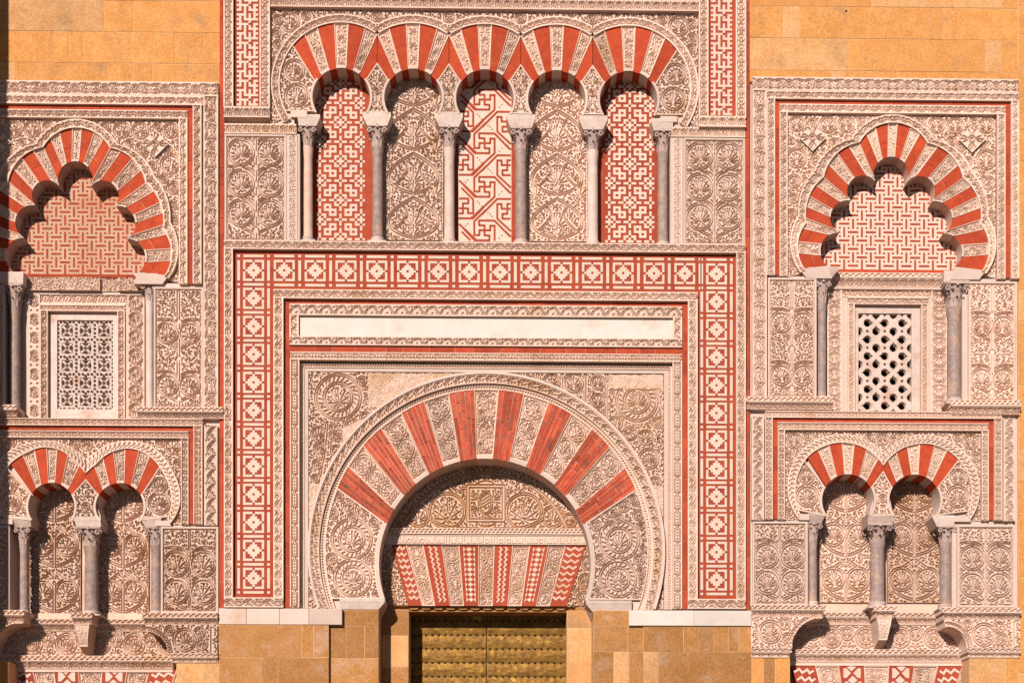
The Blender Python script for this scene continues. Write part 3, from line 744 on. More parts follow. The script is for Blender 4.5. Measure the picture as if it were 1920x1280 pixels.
# ---------------- five-arch blind arcade
XC = 909
AX = [640, 774.5, 909, 1044, 1178.5]; CO = [575, 707, 842, 977, 1112, 1245]
tA = thing('blind_arcade', 'upper blind arcade of five horseshoe arches striped red and carved stone', 'arcade', 909, 455)
RI, CYI, RO, CYO, RB = 54, 185, 116, 162, 131
CU = [(AX[i] + AX[i + 1]) / 2 for i in range(4)]
def multi_arc(r, cy, a_end_l, a_end_r):
    """outline over the five arches at radius r, from lower left to lower right"""
    P = []
    for i, cx in enumerate(AX):
        al = -math.degrees(math.asin(min(1, (cx - CU[i - 1]) / r))) if i else a_end_l
        ar = math.degrees(math.asin(min(1, (CU[i] - cx) / r))) if i < 4 else a_end_r
        P.append(arc(cx, cy, r, al, ar, 26))
    return P
segs = multi_arc(RB, CYO, -120, 120)
outer = np.vstack([s_ for s_ in segs])
P = np.vstack([[(507, 21), (1309, 21), (1309, 240)], outer[::-1], [(507, 240)]])
# field corrected so that the outline runs: top edge, right side, arches back to the left
cv, mn, msk = poly_cv(P)
for k, x in enumerate(CU): roundel(cv, x - mn[0], 12, 8.5, a=-PI / 2)
for x in (543 - mn[0], 1273 - mn[0]):
    roundel(cv, x, 24, 17, a=-PI / 2)
for x in (521, 1296): roundel(cv, x - mn[0], 20, 8)
sgn = 1
for (x0, y0) in ((521, 66), (1296, 66), (516, 98), (1301, 98), (574, 12), (1243, 12)): roundel(cv, x0 - mn[0], y0, 7)
cv.rings([9, 7, 5.5], msk); cv.fill(4000, (5, 9), 2.1, mask=msk)
m = MB(); poly_relief(m, P, cv, 1.0, 36); part('carved_spandrel', m, 'carved', tA, stuff=True)
m = MB(); m.prism([(507, 205), (548, 205), (552, 236), (507, 236)], 4, 36); part('plain_ground', m, 'plain', tA); m = MB(); m.prism([(1309, 205), (1268, 205), (1264, 236), (1309, 236)], 4, 36); part('plain_ground', m, 'plain', tA)
for i, sgm in enumerate(multi_arc((RB + RO) / 2, CYO, -124, 124)):
    m = MB(); band(m, sgm, (RB - RO) / 2 + .5, 'scroll', 27, -2.5, 36, fil=2.4); part('carved_moulding', m, 'carved', tA, stuff=True)
m = MB(); hband(m, 507, 1309, 1, 21, 'lotus', 17.5, -7, 36, fil=2); part('carved_border', m, 'carved', tA, stuff=True)
ANG_O = [-51.7, -36.5, -22.6, -6.7, 6.7, 22.6, 36.5, 51.7]; ANG_I = [-60, -42, -23.4, -9.4, 9.4, 23.4, 42, 60]
for i, cx in enumerate(AX):
    RIM = RI + 4.5
    op = lambda a: np.array([cx + RO * math.sin(math.radians(a)), CYO - RO * math.cos(math.radians(a))])
    ip = lambda a, r=RIM: np.array([cx + r * math.sin(math.radians(a)), CYI - r * math.cos(math.radians(a))])
    for k in range(7):
        ao0, ao1, ai0, ai1 = ANG_O[k], ANG_O[k + 1], ANG_I[k], ANG_I[k + 1]
        white = k % 2 == 1
        if (k == 0 and i > 0) or (k == 6 and i < 4):        # red pieces that meet at the cusp
            cu = CU[i - 1] if k == 0 else CU[i]; sg = -1 if k == 0 else 1
            acs = math.degrees(math.asin(abs(cu - cx) / RO)) * sg
            top = np.array([cu - sg * .5, CYO - RO * math.cos(math.radians(acs)) + 1]); apex = np.array([cu - sg * .5, 122.])
            i_in = arc(cx, CYI, RI, sg * 37.5, sg * 55, 6)
            Q = np.vstack([top, apex, [i_in[-1]], i_in[::-1]])
            m = MB(); m.prism(Q, .8, 36); part('voussoir', m, 'red_bright', tA); continue
        if k == 1 and i > 0: ai0, ao0 = -37.5, -math.degrees(math.asin(abs(CU[i - 1] - cx) / RO))
        if k == 5 and i < 4: ai1, ao1 = 37.5, math.degrees(math.asin(abs(CU[i] - cx) / RO))
        r_ = RIM if white else RI
        Po = arc(cx, CYO, RO, ao0, ao1, 6); Pi = arc(cx, CYI, r_, ai0, ai1, 6)
        m = MB()
        if white:
            wedge_carved(m, Po, Pi, -.6, 36, seed=k + i); part('voussoir', m, 'carved', tA)
            m = MB(); m.prism(np.vstack([arc(cx, CYI, RIM - .2, ai0, ai1, 6), arc(cx, CYI, RI, ai0, ai1, 6)[::-1]]), -1.6, 36); part('arch_rim', m, 'plain', tA)
        else:
            wedge_bricks(tA, Po, Pi, .8, 36, 1, 1, mat='red_bright', gap=.2, jit=.3)
    for sg in (-1, 1):                                       # plain lip of the lower arch ring
        m = MB(); a0, a1 = 53, 122
        m.ribbon(arc(cx, CYI, RI + 2, sg * a0, sg * a1, 18), 4, -1.6, 36); part('arch_rim', m, 'plain', tA)
# diamond stones between the arches
for i, cu in enumerate(CU):
    hw0 = 14
    L_ = arc(AX[i], CYI, RI + 3.5, 55, 118, 16); R__ = arc(AX[i + 1], CYI, RI + 3.5, -55, -118, 16)
    L_ = L_[L_[:, 0] < cu - 3]; R__ = R__[R__[:, 0] > cu + 3]
    P = np.vstack([[(cu, 122)], R__, L_[::-1]])
    cv, mn, msk = poly_cv(P, 1.15); ax = cu - mn[0]
    fan(cv, ax, 36, -PI / 2, 20, 7, 2.2, 2.0); cv.ridge([(ax, 38), (ax, 74)], 1.6, 1.2); roundel(cv, ax, 50, 5.5, petals=4); fan(cv, ax, 80, -PI/2, 12, 5, 2, 1.9); cv.fill(300, (4, 7), 1.9, sym=ax, mask=msk)
    m = MB(); poly_relief(m, P, cv, .2, 36); m.ribbon(P, 2.0, -.8, 6, closed=True); part('springer', m, 'carved', tA, stuff=True)
for sg, cx in ((-1, AX[0]), (1, AX[4])):
    Po = arc(cx, CYO, RO, sg * 51.7, sg * 118, 24); Pi = arc(cx, CYI, RI + 3.5, sg * 60, sg * 121, 18)
    P = np.vstack([Po[Po[:, 1] < 213], Pi[Pi[:, 1] < 213][::-1]])
    cv, mn, msk = poly_cv(P)
    roundel(cv, cx + sg * 88 - mn[0], 135 - mn[1], 18, a=-PI / 2 - sg * .3); roundel(cv, cx + sg * 84 - mn[0], 182 - mn[1], 20, a=-PI / 2)
    cv.fill(900, (5, 8), 2.1, mask=msk)
    m = MB(); poly_relief(m, P, cv, .2, 36); m.ribbon(P, 2.2, -.8, 6, closed=True); part('springer', m, 'carved', tA, stuff=True)
# little shelves where the end arches land
m = MB(); m.box(545, 212.5, 576, 224, -1.2, 36, .5); part('springing_shelf', m, 'plain', tA); m = MB(); m.box(1238, 215, 1270, 226, -1.2, 36, .5); part('springing_shelf', m, 'plain', tA)

# niche panels
def frame_pd(d): return d
def mosaic_panel(cx, label, x0, x1):
    t = thing('wall_mosaic', label, 'mosaic panel', cx, 455)
    m = MB(); m.box(x0, 118, x1, 456, 35.8, 60); part('red_ground', m, 'red_paint', t, pd=35)
    W = set()
    for (fx, fy) in ((0, 0), (8, 8), (-8, 8), (8, -8), (-8, -8), (0, 16), (0, -16)):
        for i in range(-2, 3):
            for j in range(-2, 3):
                if (abs(i), abs(j)) not in ((1, 1), (2, 0), (0, 2)) : W.add((fx + i, fy + j))
        W.discard((fx, fy)); W.add((fx, fy))
        for q in (3, 4): W |= {(fx + q, fy), (fx - q, fy), (fx, fy + q), (fx, fy - q)}
        for q in (-8, 8):
            for e in (-2, -1, 1, 2): W |= {(fx + q + e, fy), (fx + q, fy + e), (fx + e, fy + q), (fx, fy + q + e)}
        for a in (-1, 1):
            for b in (-1, 1):
                for (kx, ky) in ((5, 3), (3, 5)):
                    for i in (-1, 0, 1):
                        for j in (-1, 0, 1):
                            if i or j: W.add((fx + a * kx + i, fy + b * ky + j))
    ux, uy = 77.4 / 16, 72.7 / 16; m = MB(); y00 = 230 + 2.4
    for gy in range(-26, 52):
        y = y00 + gy * uy
        if y < 120 or y > 452: continue
        gx = -9
        while gx < 10:
            key = lambda q: ((q + 8) % 16 - 8, (gy + 8) % 16 - 8)
            if key(gx) in W:
                g1 = gx
                while key(g1 + 1) in W and g1 + 1 < 10: g1 += 1
                xa, xb = cx + (gx - .5) * ux + .25, cx + (g1 + .5) * ux - .25
                xa, xb = max(xa, x0 + 7), min(xb, x1 - 9)
                if xb - xa > 2: m.box(xa, y - uy / 2 + .0, xb, y + uy / 2 + .0, 35.0 - rnd.uniform(0, .15), 36.2)
                gx = g1 + 1
            else: gx += 1
    part('white_tesserae', m, 'white_piece', t, pd=35, stuff=True)
mosaic_panel(638.5, 'red and white geometric mosaic in the leftmost arch of the upper arcade', 574, 706)
mosaic_panel(1181, 'red and white geometric mosaic in the rightmost arch of the upper arcade', 1113, 1247)
def meander_niche():
    t = thing('wall_mosaic', 'red meander mosaic with diagonal bands and key crosses in the middle arch', 'mosaic panel', 909, 455)
    m = MB(); m.box(843, 118, 976, 456, 36.4, 60); part('red_ground', m, 'red_paint', t, pd=35)
    m = MB(); m.box(859, 120, 959, 453, 35.4, 37); part('white_ground', m, 'white_piece', t, pd=35)
    # red lines traced from one period (px, relative to the key cross centre)
    S = 9.85
    def q(L): return [((a - 590) / S, (b - 380) / S) for a, b in L]
    unit = [q([(395, 480), (395, 210), (610, 0)]), q([(395, 465), (490, 465), (490, 375), (690, 375), (690, 290), (770, 290), (770, 560), (345, 950)]),
            q([(510, 285), (585, 285), (585, 470), (675, 470), (675, 560), (400, 560), (200, 350)]), q([(520, 285), (485, 285), (485, 195), (770, 195), (1050, 480)])]
    m = MB(); k = 0
    for n in range(-2, 5):
        for sx_ in (-1, 0, 1):
            ox = 909 + sx_ * 41.6; oy = 269 + 81.6 * n + (40.8 if sx_ else 0)
            for L in unit:
                P = np.array(L) * ((-1, 1) if sx_ else (1, 1)) + (ox, oy)
                if sx_ : P = P.copy()
                P = resample(P, 1.0)[0]
                ok = (P[:, 0] > 860) & (P[:, 0] < 958) & (P[:, 1] > 122) & (P[:, 1] < 451)
                i = 0
                while i < len(P):
                    if ok[i]:
                        j = i
                        while j + 1 < len(P) and ok[j + 1]: j += 1
                        if j - i > 3:
                            k += 1; m.ribbon(P[i:j + 1], 3.7, 35.0 - .012 * (k % 9), 35.9)
                        i = j + 1
                    else: i += 1
    part('red_fretwork', m, 'red_paint', t, pd=35, stuff=True)
    m = MB()
    for n in range(-2, 4):
        oy = 269 + 81.6 * n
        for (dx, dy) in ((-10, 31), (-14, 27), (10, 51), (14, 55), (32, 9), (27, 14), (-32, 69), (-36, 73), (-6, 36), (6, 48)):
            if 122 < oy + dy < 450: m.box(909 + dx - 1.1, oy + dy - 1.1, 909 + dx + 1.1, oy + dy + 1.1, 34.9, 35.8)
    part('dark_hole_dots', m, 'stud', t, pd=35, stuff=True)  # raised dark squares; the shade of drilled holes is in their colour
meander_niche()
def vine_cv(w_, h_, sty=0):
    cv = Cv(w_, h_, 1.12); ax = w_ / 2; n = max(2, round(h_ / 82)); H_ = h_ / n
    for i in range(n):
        y0 = h_ - i * H_
        for sg in (-1, 1):
            cv.ridge(bez((ax, y0 - 4), (ax + sg * w_ * .62, y0 - H_ * .22), (ax + sg * w_ * .50, y0 - H_ * .62), (ax, y0 - H_ * .95), 20), 2.4, 1.7)
    for i in range(n):
        y0 = h_ - i * H_
        if sty == 0:
            for sg in (-1, 1):
                fan(cv, ax + sg * w_ * .36, y0 - H_ * .98, -PI / 2 + sg * .5, H_ * .34, 6, 2.2, 2.3)
                cv.ridge(bez((ax + sg * w_ * .30, y0 - H_ * .25), (ax + sg * w_ * .1, y0 - H_ * .5), (ax + sg * w_ * .05, y0 - H_ * .6), (ax + sg * w_ * .16, y0 - H_ * .74), 10), 1.9, 1.4)
            fan(cv, ax, y0 - H_ * .30, -PI / 2, H_ * .36, 7, 2.6, 2.4); fan(cv, ax, y0 - 7, -PI / 2, H_ * .26, 5, 2.0, 2.2)
        else:
            for sg in (-1, 1): roundel(cv, ax + sg * w_ * .24, y0 - H_ * .52, min(w_ * .205, H_ * .30), a=-PI / 2 + sg * .25)
            cv.ridge([(ax, y0 - 3), (ax, y0 - H_ * .7)], 2.2, 1.5)
            fan(cv, ax, y0 - H_ * .80, -PI / 2, H_ * .24, 5, 2.2, 2.2)
    cv.fill(2500, (5, 9), 2.1, sym=ax, ang=lambda x, y: -PI / 2 - (ax - x) / w_ * 2)
    cv.cut([(1.8, 0), (1.8, h_)], .8); cv.cut([(w_ - 1.8, 0), (w_ - 1.8, h_)], .8)
    return cv
for cx, x0, x1, lab in ((773.5, 717, 834, 'carved vine panel in the second arch of the upper arcade'), (1043.5, 986, 1104, 'carved vine panel in the fourth arch of the upper arcade')):
    t = thing('stucco_relief', lab, 'carved panel', cx, 455)
    m = MB(); m.box(x0 - 11, 118, x1 + 10, 456, 37.2, 60); part('plain_ground', m, 'plain', t, pd=35)
    m = MB(); rect_relief(m, x0 + 3, 122, x1 - 3, 452, vine_cv(x1 - x0 - 6, 330), 32.0, 38, 5.2); part('carved_foliage', m, 'carved', t, pd=35, stuff=True)

CG = 'columns of the upper arcade'
column('pinkish column at the left end of the upper arcade', 576, 18, 218, 224, 238, 276, 444, 456, 558, 600, 19, 'marble_pink', CG)
column('brown veined column between the first and second arches of the upper arcade', 707, 20, 212.5, 220, 237, 275, 444, 457, 680, 733, 19, 'marble_grey', CG)
column('pale pink column between the second and third arches of the upper arcade', 842, 19.5, 213, 221, 238, 276, 445, 458, 815, 868, 19, 'marble', CG)
column('grey brown column between the third and fourth arches of the upper arcade', 977, 21, 214, 222, 239, 277, 446, 459, 950, 1004, 19, 'marble_grey', CG)
column('white marble column between the fourth and fifth arches of the upper arcade', 1112, 20, 215, 223, 240, 278, 447, 460, 1086, 1139, 19, 'marble', CG)
column('grey column at the right end of the upper arcade', 1244, 19, 219, 226, 241, 279, 448, 460, 1221, 1262, 19, 'marble_grey', CG)

# fretwork strips at the top
FRET = ["110111010", "010010010", "111110011", "010001000", "110111111", "010101010", "111101011", "000100010"]
FR2 = ["110101111", "010101010", "111110011", "010001000", "110111111", "010101010", "111101011", "000100010"]
def fret_panel(x0, x1, yb, label, yc):
    t = thing('fretwork_mosaic', label, 'mosaic panel', (x0 + x1) / 2, yb)
    p = MB(); vband(p, x0, x0 + 18, -60, yb - 20, 'petal', 19.5, -7, 60, fil=2); part('carved_border', p, 'carved', t, stuff=True)
    p = MB(); vband(p, x1 - 19, x1, -60, yb - 20, 'petal', 19.5, -7, 60, fil=2); part('carved_border', p, 'carved', t, stuff=True)
    p = MB(); hband(p, x0, x1, yb - 20, yb, 'lotus', 17, -7, 60, fil=2); part('carved_border', p, 'carved', t, stuff=True)
    p = MB(); p.box(x0 + 17, -60, x1 - 18, yb - 19, .9, 60); part('red_ground', p, 'red_paint', t)
    m = MB(); u = 4.42; xa = x0 + 23.5
    rows = int((yb + 34) / u) - 6
    for j in range(rows):
        y = yb - 25 - j * u; R_ = FR2[j % 8]; i = 0
        while i < 9:
            if R_[i] == '1':
                k = i
                while k + 1 < 9 and R_[k + 1] == '1': k += 1
                m.box(xa + i * u, y - u, xa + (k + 1) * u, y, 0.0 - rnd.uniform(0, .12), 1.2); i = k + 1
            else: i += 1
    part('white_tesserae', m, 'white_piece', t, stuff=True)
fret_panel(420.5, 507, 228, 'tall red and white fretwork strip left of the upper arcade', 0)
fret_panel(1309.5, 1398, 237, 'tall red and white fretwork strip right of the upper arcade', 0)

# carved side panels of the arcade and their thin pilasters
def tree_cv(w_, h_, rows, R_, lift=0.0, c=1.12, foot=0, tilt=.15, xo=.25):
    cv = Cv(w_, h_, c); ax = w_ / 2
    ys = rows
    for i, y in enumerate(ys):
        for sg in (-1, 1):
            x = ax + sg * w_ * xo
            cv.ridge(bez((ax, min(h_ - 3, y + R_ * 1.75)), (ax + sg * R_ * .4, y + R_ * 1.35), (ax + sg * R_ * .9, y + R_ * 1.3), (x + sg * R_ * .75, y + R_ * .72), 12), 2.2, 1.6)
            cv.ridge(bez((ax, y - R_ * .2), (ax + sg * R_ * .2, y - R_ * 1.2), (ax + sg * R_ * .8, y - R_ * 1.5), (ax + sg * w_ * .46, y - R_ * 1.25), 12), 2.0, 1.5)
    cv.ridge([(ax, 4), (ax, h_ - 3)], 2.6, 1.5)
    for i, y in enumerate(ys):
        for sg in (-1, 1): roundel(cv, ax + sg * w_ * xo, y, R_, a=-PI / 2 + sg * tilt)
    mids = [ys[0] - R_ * 1.1] + [(a + b) / 2 for a, b in zip(ys[:-1], ys[1:])] + [ys[-1] + R_ * 1.35]
    for y in mids:
        if 8 < y < h_ - 4: fan(cv, ax, y + R_ * .30, -PI / 2, R_ * .62, 5, 2.0, 2.1)
    cv.fill(3000, (5, 9), 2.1, sym=ax, ang=lambda x, y: -PI / 2 - (ax - x) / w_ * 2.4)
    e = 1.6; cv.cut([(e, e), (w_ - e, e), (w_ - e, h_ - e), (e, h_ - e), (e, e)], .8)
    return cv
def carved_panel(label, x0, y0, x1, y1, cv, f, b, lip=3.5, mat='carved', relief=4.5, pd=0):
    t = thing('stucco_relief', label, 'carved panel', (x0 + x1) / 2, y1)
    m = MB()
    m.box(x0, y0, x1, y0 + lip, f, b); m.box(x0, y1 - lip, x1, y1, f, b); m.box(x0, y0 + lip, x0 + lip, y1 - lip, f, b); m.box(x1 - lip, y0 + lip, x1, y1 - lip, f, b)
    part('plain_frame', m, 'plain', t, pd)
    m = MB(); rect_relief(m, x0 + lip, y0 + lip, x1 - lip, y1 - lip, cv, f + .8, b, relief); part('carved_foliage', m, mat, t, pd, stuff=True)
    return t
XC = 480
t = carved_panel('carved panel of six roundels left of the upper arcade', 421, 252, 537, 454, tree_cv(109, 195, [30, 88, 144], 24), -.6, 60)
m = MB(); hband(m, 421, 556, 233, 251.5, 'lotus', 16, -2, 60, fil=1.6); part('carved_border', m, 'carved', t, stuff=True)
XC = 1340
t = carved_panel('carved panel of six roundels right of the upper arcade', 1282, 259, 1397, 460, tree_cv(108, 194, [30, 88, 144], 24), -.6, 60)
m = MB(); hband(m, 1259, 1397, 240, 258, 'lotus', 16, -2, 60, fil=1.6); part('carved_border', m, 'carved', t, stuff=True)
XC = 549
t = thing('carved_pilaster', 'narrow carved strip against the leftmost arcade column', 'pilaster', 550, 454)
m = MB(); m.box(537.5, 251.6, 562, 455, .2, 60); part('plain_ground', m, 'plain', t)
m = MB(); vband(m, 541, 558, 254, 452, 'lotus', 17, -1.6, 10, fil=1.5); part('carved_foliage', m, 'carved', t, stuff=True)
XC = 1270
t = thing('carved_pilaster', 'narrow carved strip against the rightmost arcade column', 'pilaster', 1270, 459)
m = MB(); m.box(1257, 258.5, 1281.6, 460, .2, 60); part('plain_ground', m, 'plain', t)
m = MB(); vband(m, 1262, 1279, 261, 457, 'lotus', 17, -1.6, 10, fil=1.5); part('carved_foliage', m, 'carved', t, stuff=True)
XC = 909

# ---------------- rectangular mosaic frame round the great arch
XC = 909
tF = thing('mosaic_surround', 'rectangular frame of red and white mosaic squares round the great arch', 'frame', 909, 1141)
TOPF = 457.5
m = MB(); hband(m, 421.5, 1397, 457.5, 473.5, 'scroll', 36.8, -8, 60, fil=2.0); part('carved_border', m, 'carved', tF, stuff=True)
m = MB(); vband(m, 421.5, 438, 473.5, 1122, 'scroll', 33, -8, 60, fil=2.0); part('carved_border', m, 'carved', tF, stuff=True)
m = MB(); vband(m, 1379.5, 1397, 473.5, 1122, 'scroll', 33, -8, 60, fil=2.0); part('carved_border', m, 'carved', tF, stuff=True)
m = MB(); hband(m, 421.5, 532.5, 1122, 1140.5, 'scroll', 37, -8, 60, fil=2.0); part('carved_border', m, 'carved', tF, stuff=True)
m = MB(); hband(m, 1289, 1397, 1122, 1140.5, 'scroll', 37, -8, 60, fil=2.0); part('carved_border', m, 'carved', tF, stuff=True)
m = MB(); hband(m, 514, 1307, 548, 564.5, 'scroll', 36.8, -8, 60, fil=2.0); part('carved_border', m, 'carved', tF, stuff=True)
m = MB(); vband(m, 514, 532.5, 564.5, 1122, 'scroll', 33, -8, 60, fil=2.0); part('carved_border', m, 'carved', tF, stuff=True)
m = MB(); vband(m, 1289, 1307, 564.5, 1122, 'scroll', 33, -8, 60, fil=2.0); part('carved_border', m, 'carved', tF, stuff=True)
m = MB(); m.box(438.3, 473, 1379, 549, .8, 60); m.box(438.3, 549, 513.6, 1123, .8, 60); m.box(1307.3, 549, 1379, 1123, .8, 60); part('red_ground', m, 'red_paint', tF)
ROWS9 = ["WWWWRWWWW", "WRRRWRRRW", "WRRWWWRRW", "WRWWWWWRW", "RWWWRWWWR"]
ROWS9 = ROWS9 + ROWS9[3::-1]
def mosaic_cell(cx, cy, horiz):
    m = MB(); u = 39.5 / 9
    for j, R_ in enumerate(ROWS9):
        i = 0
        while i < 9:
            if R_[i] == 'W':
                k = i
                while k + 1 < 9 and R_[k + 1] == 'W': k += 1
                m.box(cx + (i - 4.5) * u, cy + (j - 4.5) * u, cx + (k - 3.5) * u, cy + (j - 3.5) * u, 0, 1.2); i = k + 1
            else: i += 1
    r = 19.75
    if horiz:
        for s_ in (-1, 1): m.box(cx - r + 1, cy + s_ * 27 - 2.4, cx + r - 1, cy + s_ * 27 + 2.4, 0, 1.2)
        m.box(cx + 26.3, cy - 19, cx + 31.6, cy + 19, 0, 1.2)
        for s_ in (-1, 1): m.box(cx + 26.3, cy + s_ * 27 - 2.4, cx + 31.6, cy + s_ * 27 + 2.4, 0, 1.2)
    else:
        for s_ in (-1, 1): m.box(cx + s_ * 28 - 2.5, cy - 19, cx + s_ * 28 + 2.5, cy + 19, 0, 1.2)
        m.box(cx - 19, cy + 23.8, cx + 19, cy + 28.6, 0, 1.2)
        for s_ in (-1, 1): m.box(cx + s_ * 28 - 2.5, cy + 23.8, cx + s_ * 28 + 2.5, cy + 28.6, 0, 1.2)
    return m
protoH = part('mosaic_tile', mosaic_cell(533, 510, True), 'white_piece', tF); protoV = part('mosaic_tile', mosaic_cell(475.5, 562.5, False), 'white_piece', tF)
def cell_at(proto, x, y, x0, y0):
    if (x, y) == (x0, y0): return
    o = proto.copy(); COL.objects.link(o); o.parent = tF
    A = to_world(x, y, 0); B = to_world(x0, y0, 0); o.location = (float(A[0] - B[0]), 0, float(A[2] - B[2]))
for k in range(1, 15): cell_at(protoH, 475.5 + 57.75 * k if k > 1 else 533, 510, 533, 510)
for x in (475.5, 1343.5):
    for k in range(12):
        cell_at(protoV, x, 562.5 + 52.25 * (k - 1) if k != 1 else 562.5, 475.5, 562.5)
m = MB()
for x in (475.5, 1343.5):
    for s_ in (-1, 1): m.box(x + s_ * 28 - 2.5, 481, x + s_ * 28 + 2.5, 485.6, 0, 1.2)
    m.box(x - 19, 481, x + 19, 485.6, 0, 1.2)
part('white_tesserae', m, 'white_piece', tF, stuff=True)

# thin red brick strips
def brick_strip(label, x0, y0, x1, y1, n, f=0.0, horiz=False):
    t = thing('brick_strip', label, 'brickwork', (x0 + x1) / 2, y1)
    m = MB(); m.box(x0, y0, x1, y1, f + .6, 60); part('joint_filling', m, 'mortar', t)
    e = np.linspace(0, 1, n + 1); e[1:-1] += rng.uniform(-.2, .2, n - 1) / n
    for a, b_ in zip(e[:-1], e[1:]):
        m = MB()
        if horiz: m.box(x0 + (x1 - x0) * a + .4, y0 + .2, x0 + (x1 - x0) * b_ - .4, y1 - .2, f - rnd.uniform(0, .3), f + 4)
        else: m.box(x0 + .2, y0 + (y1 - y0) * a + .4, x1 - .2, y0 + (y1 - y0) * b_ - .4, f - rnd.uniform(0, .3), f + 4)
        part('brick', m, 'red', t)
XC = 416
brick_strip('thin upright red brick strip between the left bay and the mosaic frame', 411.5, -60, 420.8, 1140, 26)
XC = 1402
brick_strip('thin upright red brick strip between the mosaic frame and the right bay', 1397.8, -60, 1406, 1144, 26)
XC = 909
brick_strip('red brick strip just inside the left leg of the mosaic frame', 533, 573, 543, 1140, 14)
brick_strip('red brick strip just inside the right leg of the mosaic frame', 1279, 573, 1288.6, 1140, 14)
brick_strip('red brick row above the blank white inscription panel', 533, 565, 1288.6, 572.6, 17, horiz=True)
brick_strip('red brick row below the blank white inscription panel', 543.4, 650.5, 1278.6, 662, 17, horiz=True)

# blank inscription panel
t = thing('blank_inscription', 'long blank white panel in a carved border above the great arch', 'panel', 910, 650)
m = MB(); m.box(560, 594, 1262, 634, 1.5, 60); part('white_plaque', m, 'plaque', t)
m = MB(); hband(m, 543.4, 1278.6, 573, 594.5, 'knot', 28, -4, 60, fil=2.2); part('carved_border', m, 'carved', t, stuff=True)
m = MB(); hband(m, 543.4, 1278.6, 633.5, 650, 'knot', 28, -4, 60, fil=2.0); part('carved_border', m, 'carved', t, stuff=True)
m = MB(); vband(m, 543.4, 560.5, 594.5, 633.5, 'knot', 20, -4, 60, fil=2.5); part('carved_border', m, 'carved', t, stuff=True)
m = MB(); vband(m, 1261.5, 1278.6, 594.5, 633.5, 'knot', 20, -4, 60, fil=2.5); part('carved_border', m, 'carved', t, stuff=True)

# ---------------- the great horseshoe arch
tG = thing('horseshoe_arch', 'great horseshoe arch of brick and carved voussoirs over the bronze doors', 'arch', 910, 1140)
m = MB(); hband(m, 544, 1278.6, 662.5, 677, 'cartouche', 31, -3, 60, fil=1.6); part('carved_border', m, 'carved', tG, stuff=True)
m = MB(); vband(m, 544, 561.5, 677, 1139, 'cartouche', 31, -3, 60, fil=1.8); part('carved_border', m, 'carved', tG, stuff=True)
m = MB(); vband(m, 1261, 1278.6, 677, 1139, 'cartouche', 31, -3, 60, fil=1.8); part('carved_border', m, 'carved', tG, stuff=True)
# stepped moulding inside the border
m = MB(); band(m, [(565.5, 1139), (565.5, 684), (1257, 684), (1257, 1139)], 4.0, 'saw', 5, 7, 60, fil=1.2); part('saw_moulding', m, 'carved', tG, stuff=True)
m = MB(); m.ribbon([(573, 1139), (573, 691), (1249.5, 691), (1249.5, 1139)], 7.2, 9, 60); part('plain_moulding', m, 'plain', tG)
GC, GY = 912, 1031
arc_o = lambda r, a0, a1, n=60: arc(GC, GY, r, a0, a1, n)
# ground of the spandrels
x0, x1, yt = 577, 1246, 695
P = np.vstack([[(x0, yt), (x1, yt), (x1, 1139)], arc_o(330, 110, -110, 90), [(x0, 1139)]])
cv, mn, msk = poly_cv(P)
X_, Y_ = np.meshgrid(mn[0] + cv.x, mn[1] + cv.y)
o = lambda x, y: (x - mn[0], y - mn[1])
wreath(cv, *o(633, 742), 42); roundel(cv, *o(596, 812), 13); roundel(cv, *o(624, 808), 13, a=-1.2); cv.ridge([o(612, 790), o(606, 850), o(592, 920)], 2.4, 1.6)
for yy in (838, 868, 895): roundel(cv, *o(598 - (yy - 838) * .14, yy), 10 - (yy - 838) * .06)
for yy in (1112,1085): roundel(cv, *o(587, yy), 7)
wreath(cv, *o(1196, 745), 38); roundel(cv, *o(1218, 855), 18); roundel(cv, *o(1212, 815), 13); roundel(cv, *o(1230, 900), 10)
for (sx0, sx1) in ((941, 970), (981, 1006), (1018, 1052), (1057, 1096), (1108, 1136)):
    cv.ridge([o(sx1 + 2, 696), o(sx1 + 2, 800)], 2.6, 1.2)
    for q in range(4):
        yy = 712 + q * (sx1 - sx0 + 6); roundel(cv, *o((sx0 + sx1) / 2, yy), (sx1 - sx0) / 2 - 2)
for yy in (1020, 1060, 1098): roundel(cv, *o(1236, yy), 6)
# patches where the carving is worn smooth
plain = ((X_ > 688) & (X_ < 905) & (Y_ < 760)) | (inside([(560, 1139), (560, 930), (640, 930), (620, 1139)], X_, Y_) & (Y_ < 1075)) | ((Y_ > 905) & (Y_ < 1075)) \
        | ((X_ > 640) & (X_ < 905) & (Y_ > 800 - (X_ - 640) * .45) & (Y_ < 900) & (Y_ > 770)) | ((X_ > 1142) & (Y_ < 722))
worn = np.clip(.5 + .7 * np.sin(X_ * .21 + np.sin(Y_ * .13) * 2) * np.sin(Y_ * .17 + np.sin(X_ * .09) * 2), 0, 1)
cv.rings([16, 12, 9, 7], msk, 900); cv.fill(6000, (5, 9), 2.2, mask=msk)
cv.H[plain] = 1 - (1 - cv.H[plain]) * .22 - .15 * worn[plain]
wr = (X_ > 1150) & (Y_ < 800); cv.H[wr] = 1 - (1 - cv.H[wr]) * .55 - .12 * worn[wr]
m = MB(); poly_relief(m, P, cv, 11, 60, 4.2); part('carved_spandrel', m, 'carved_ochre', tG, stuff=True)
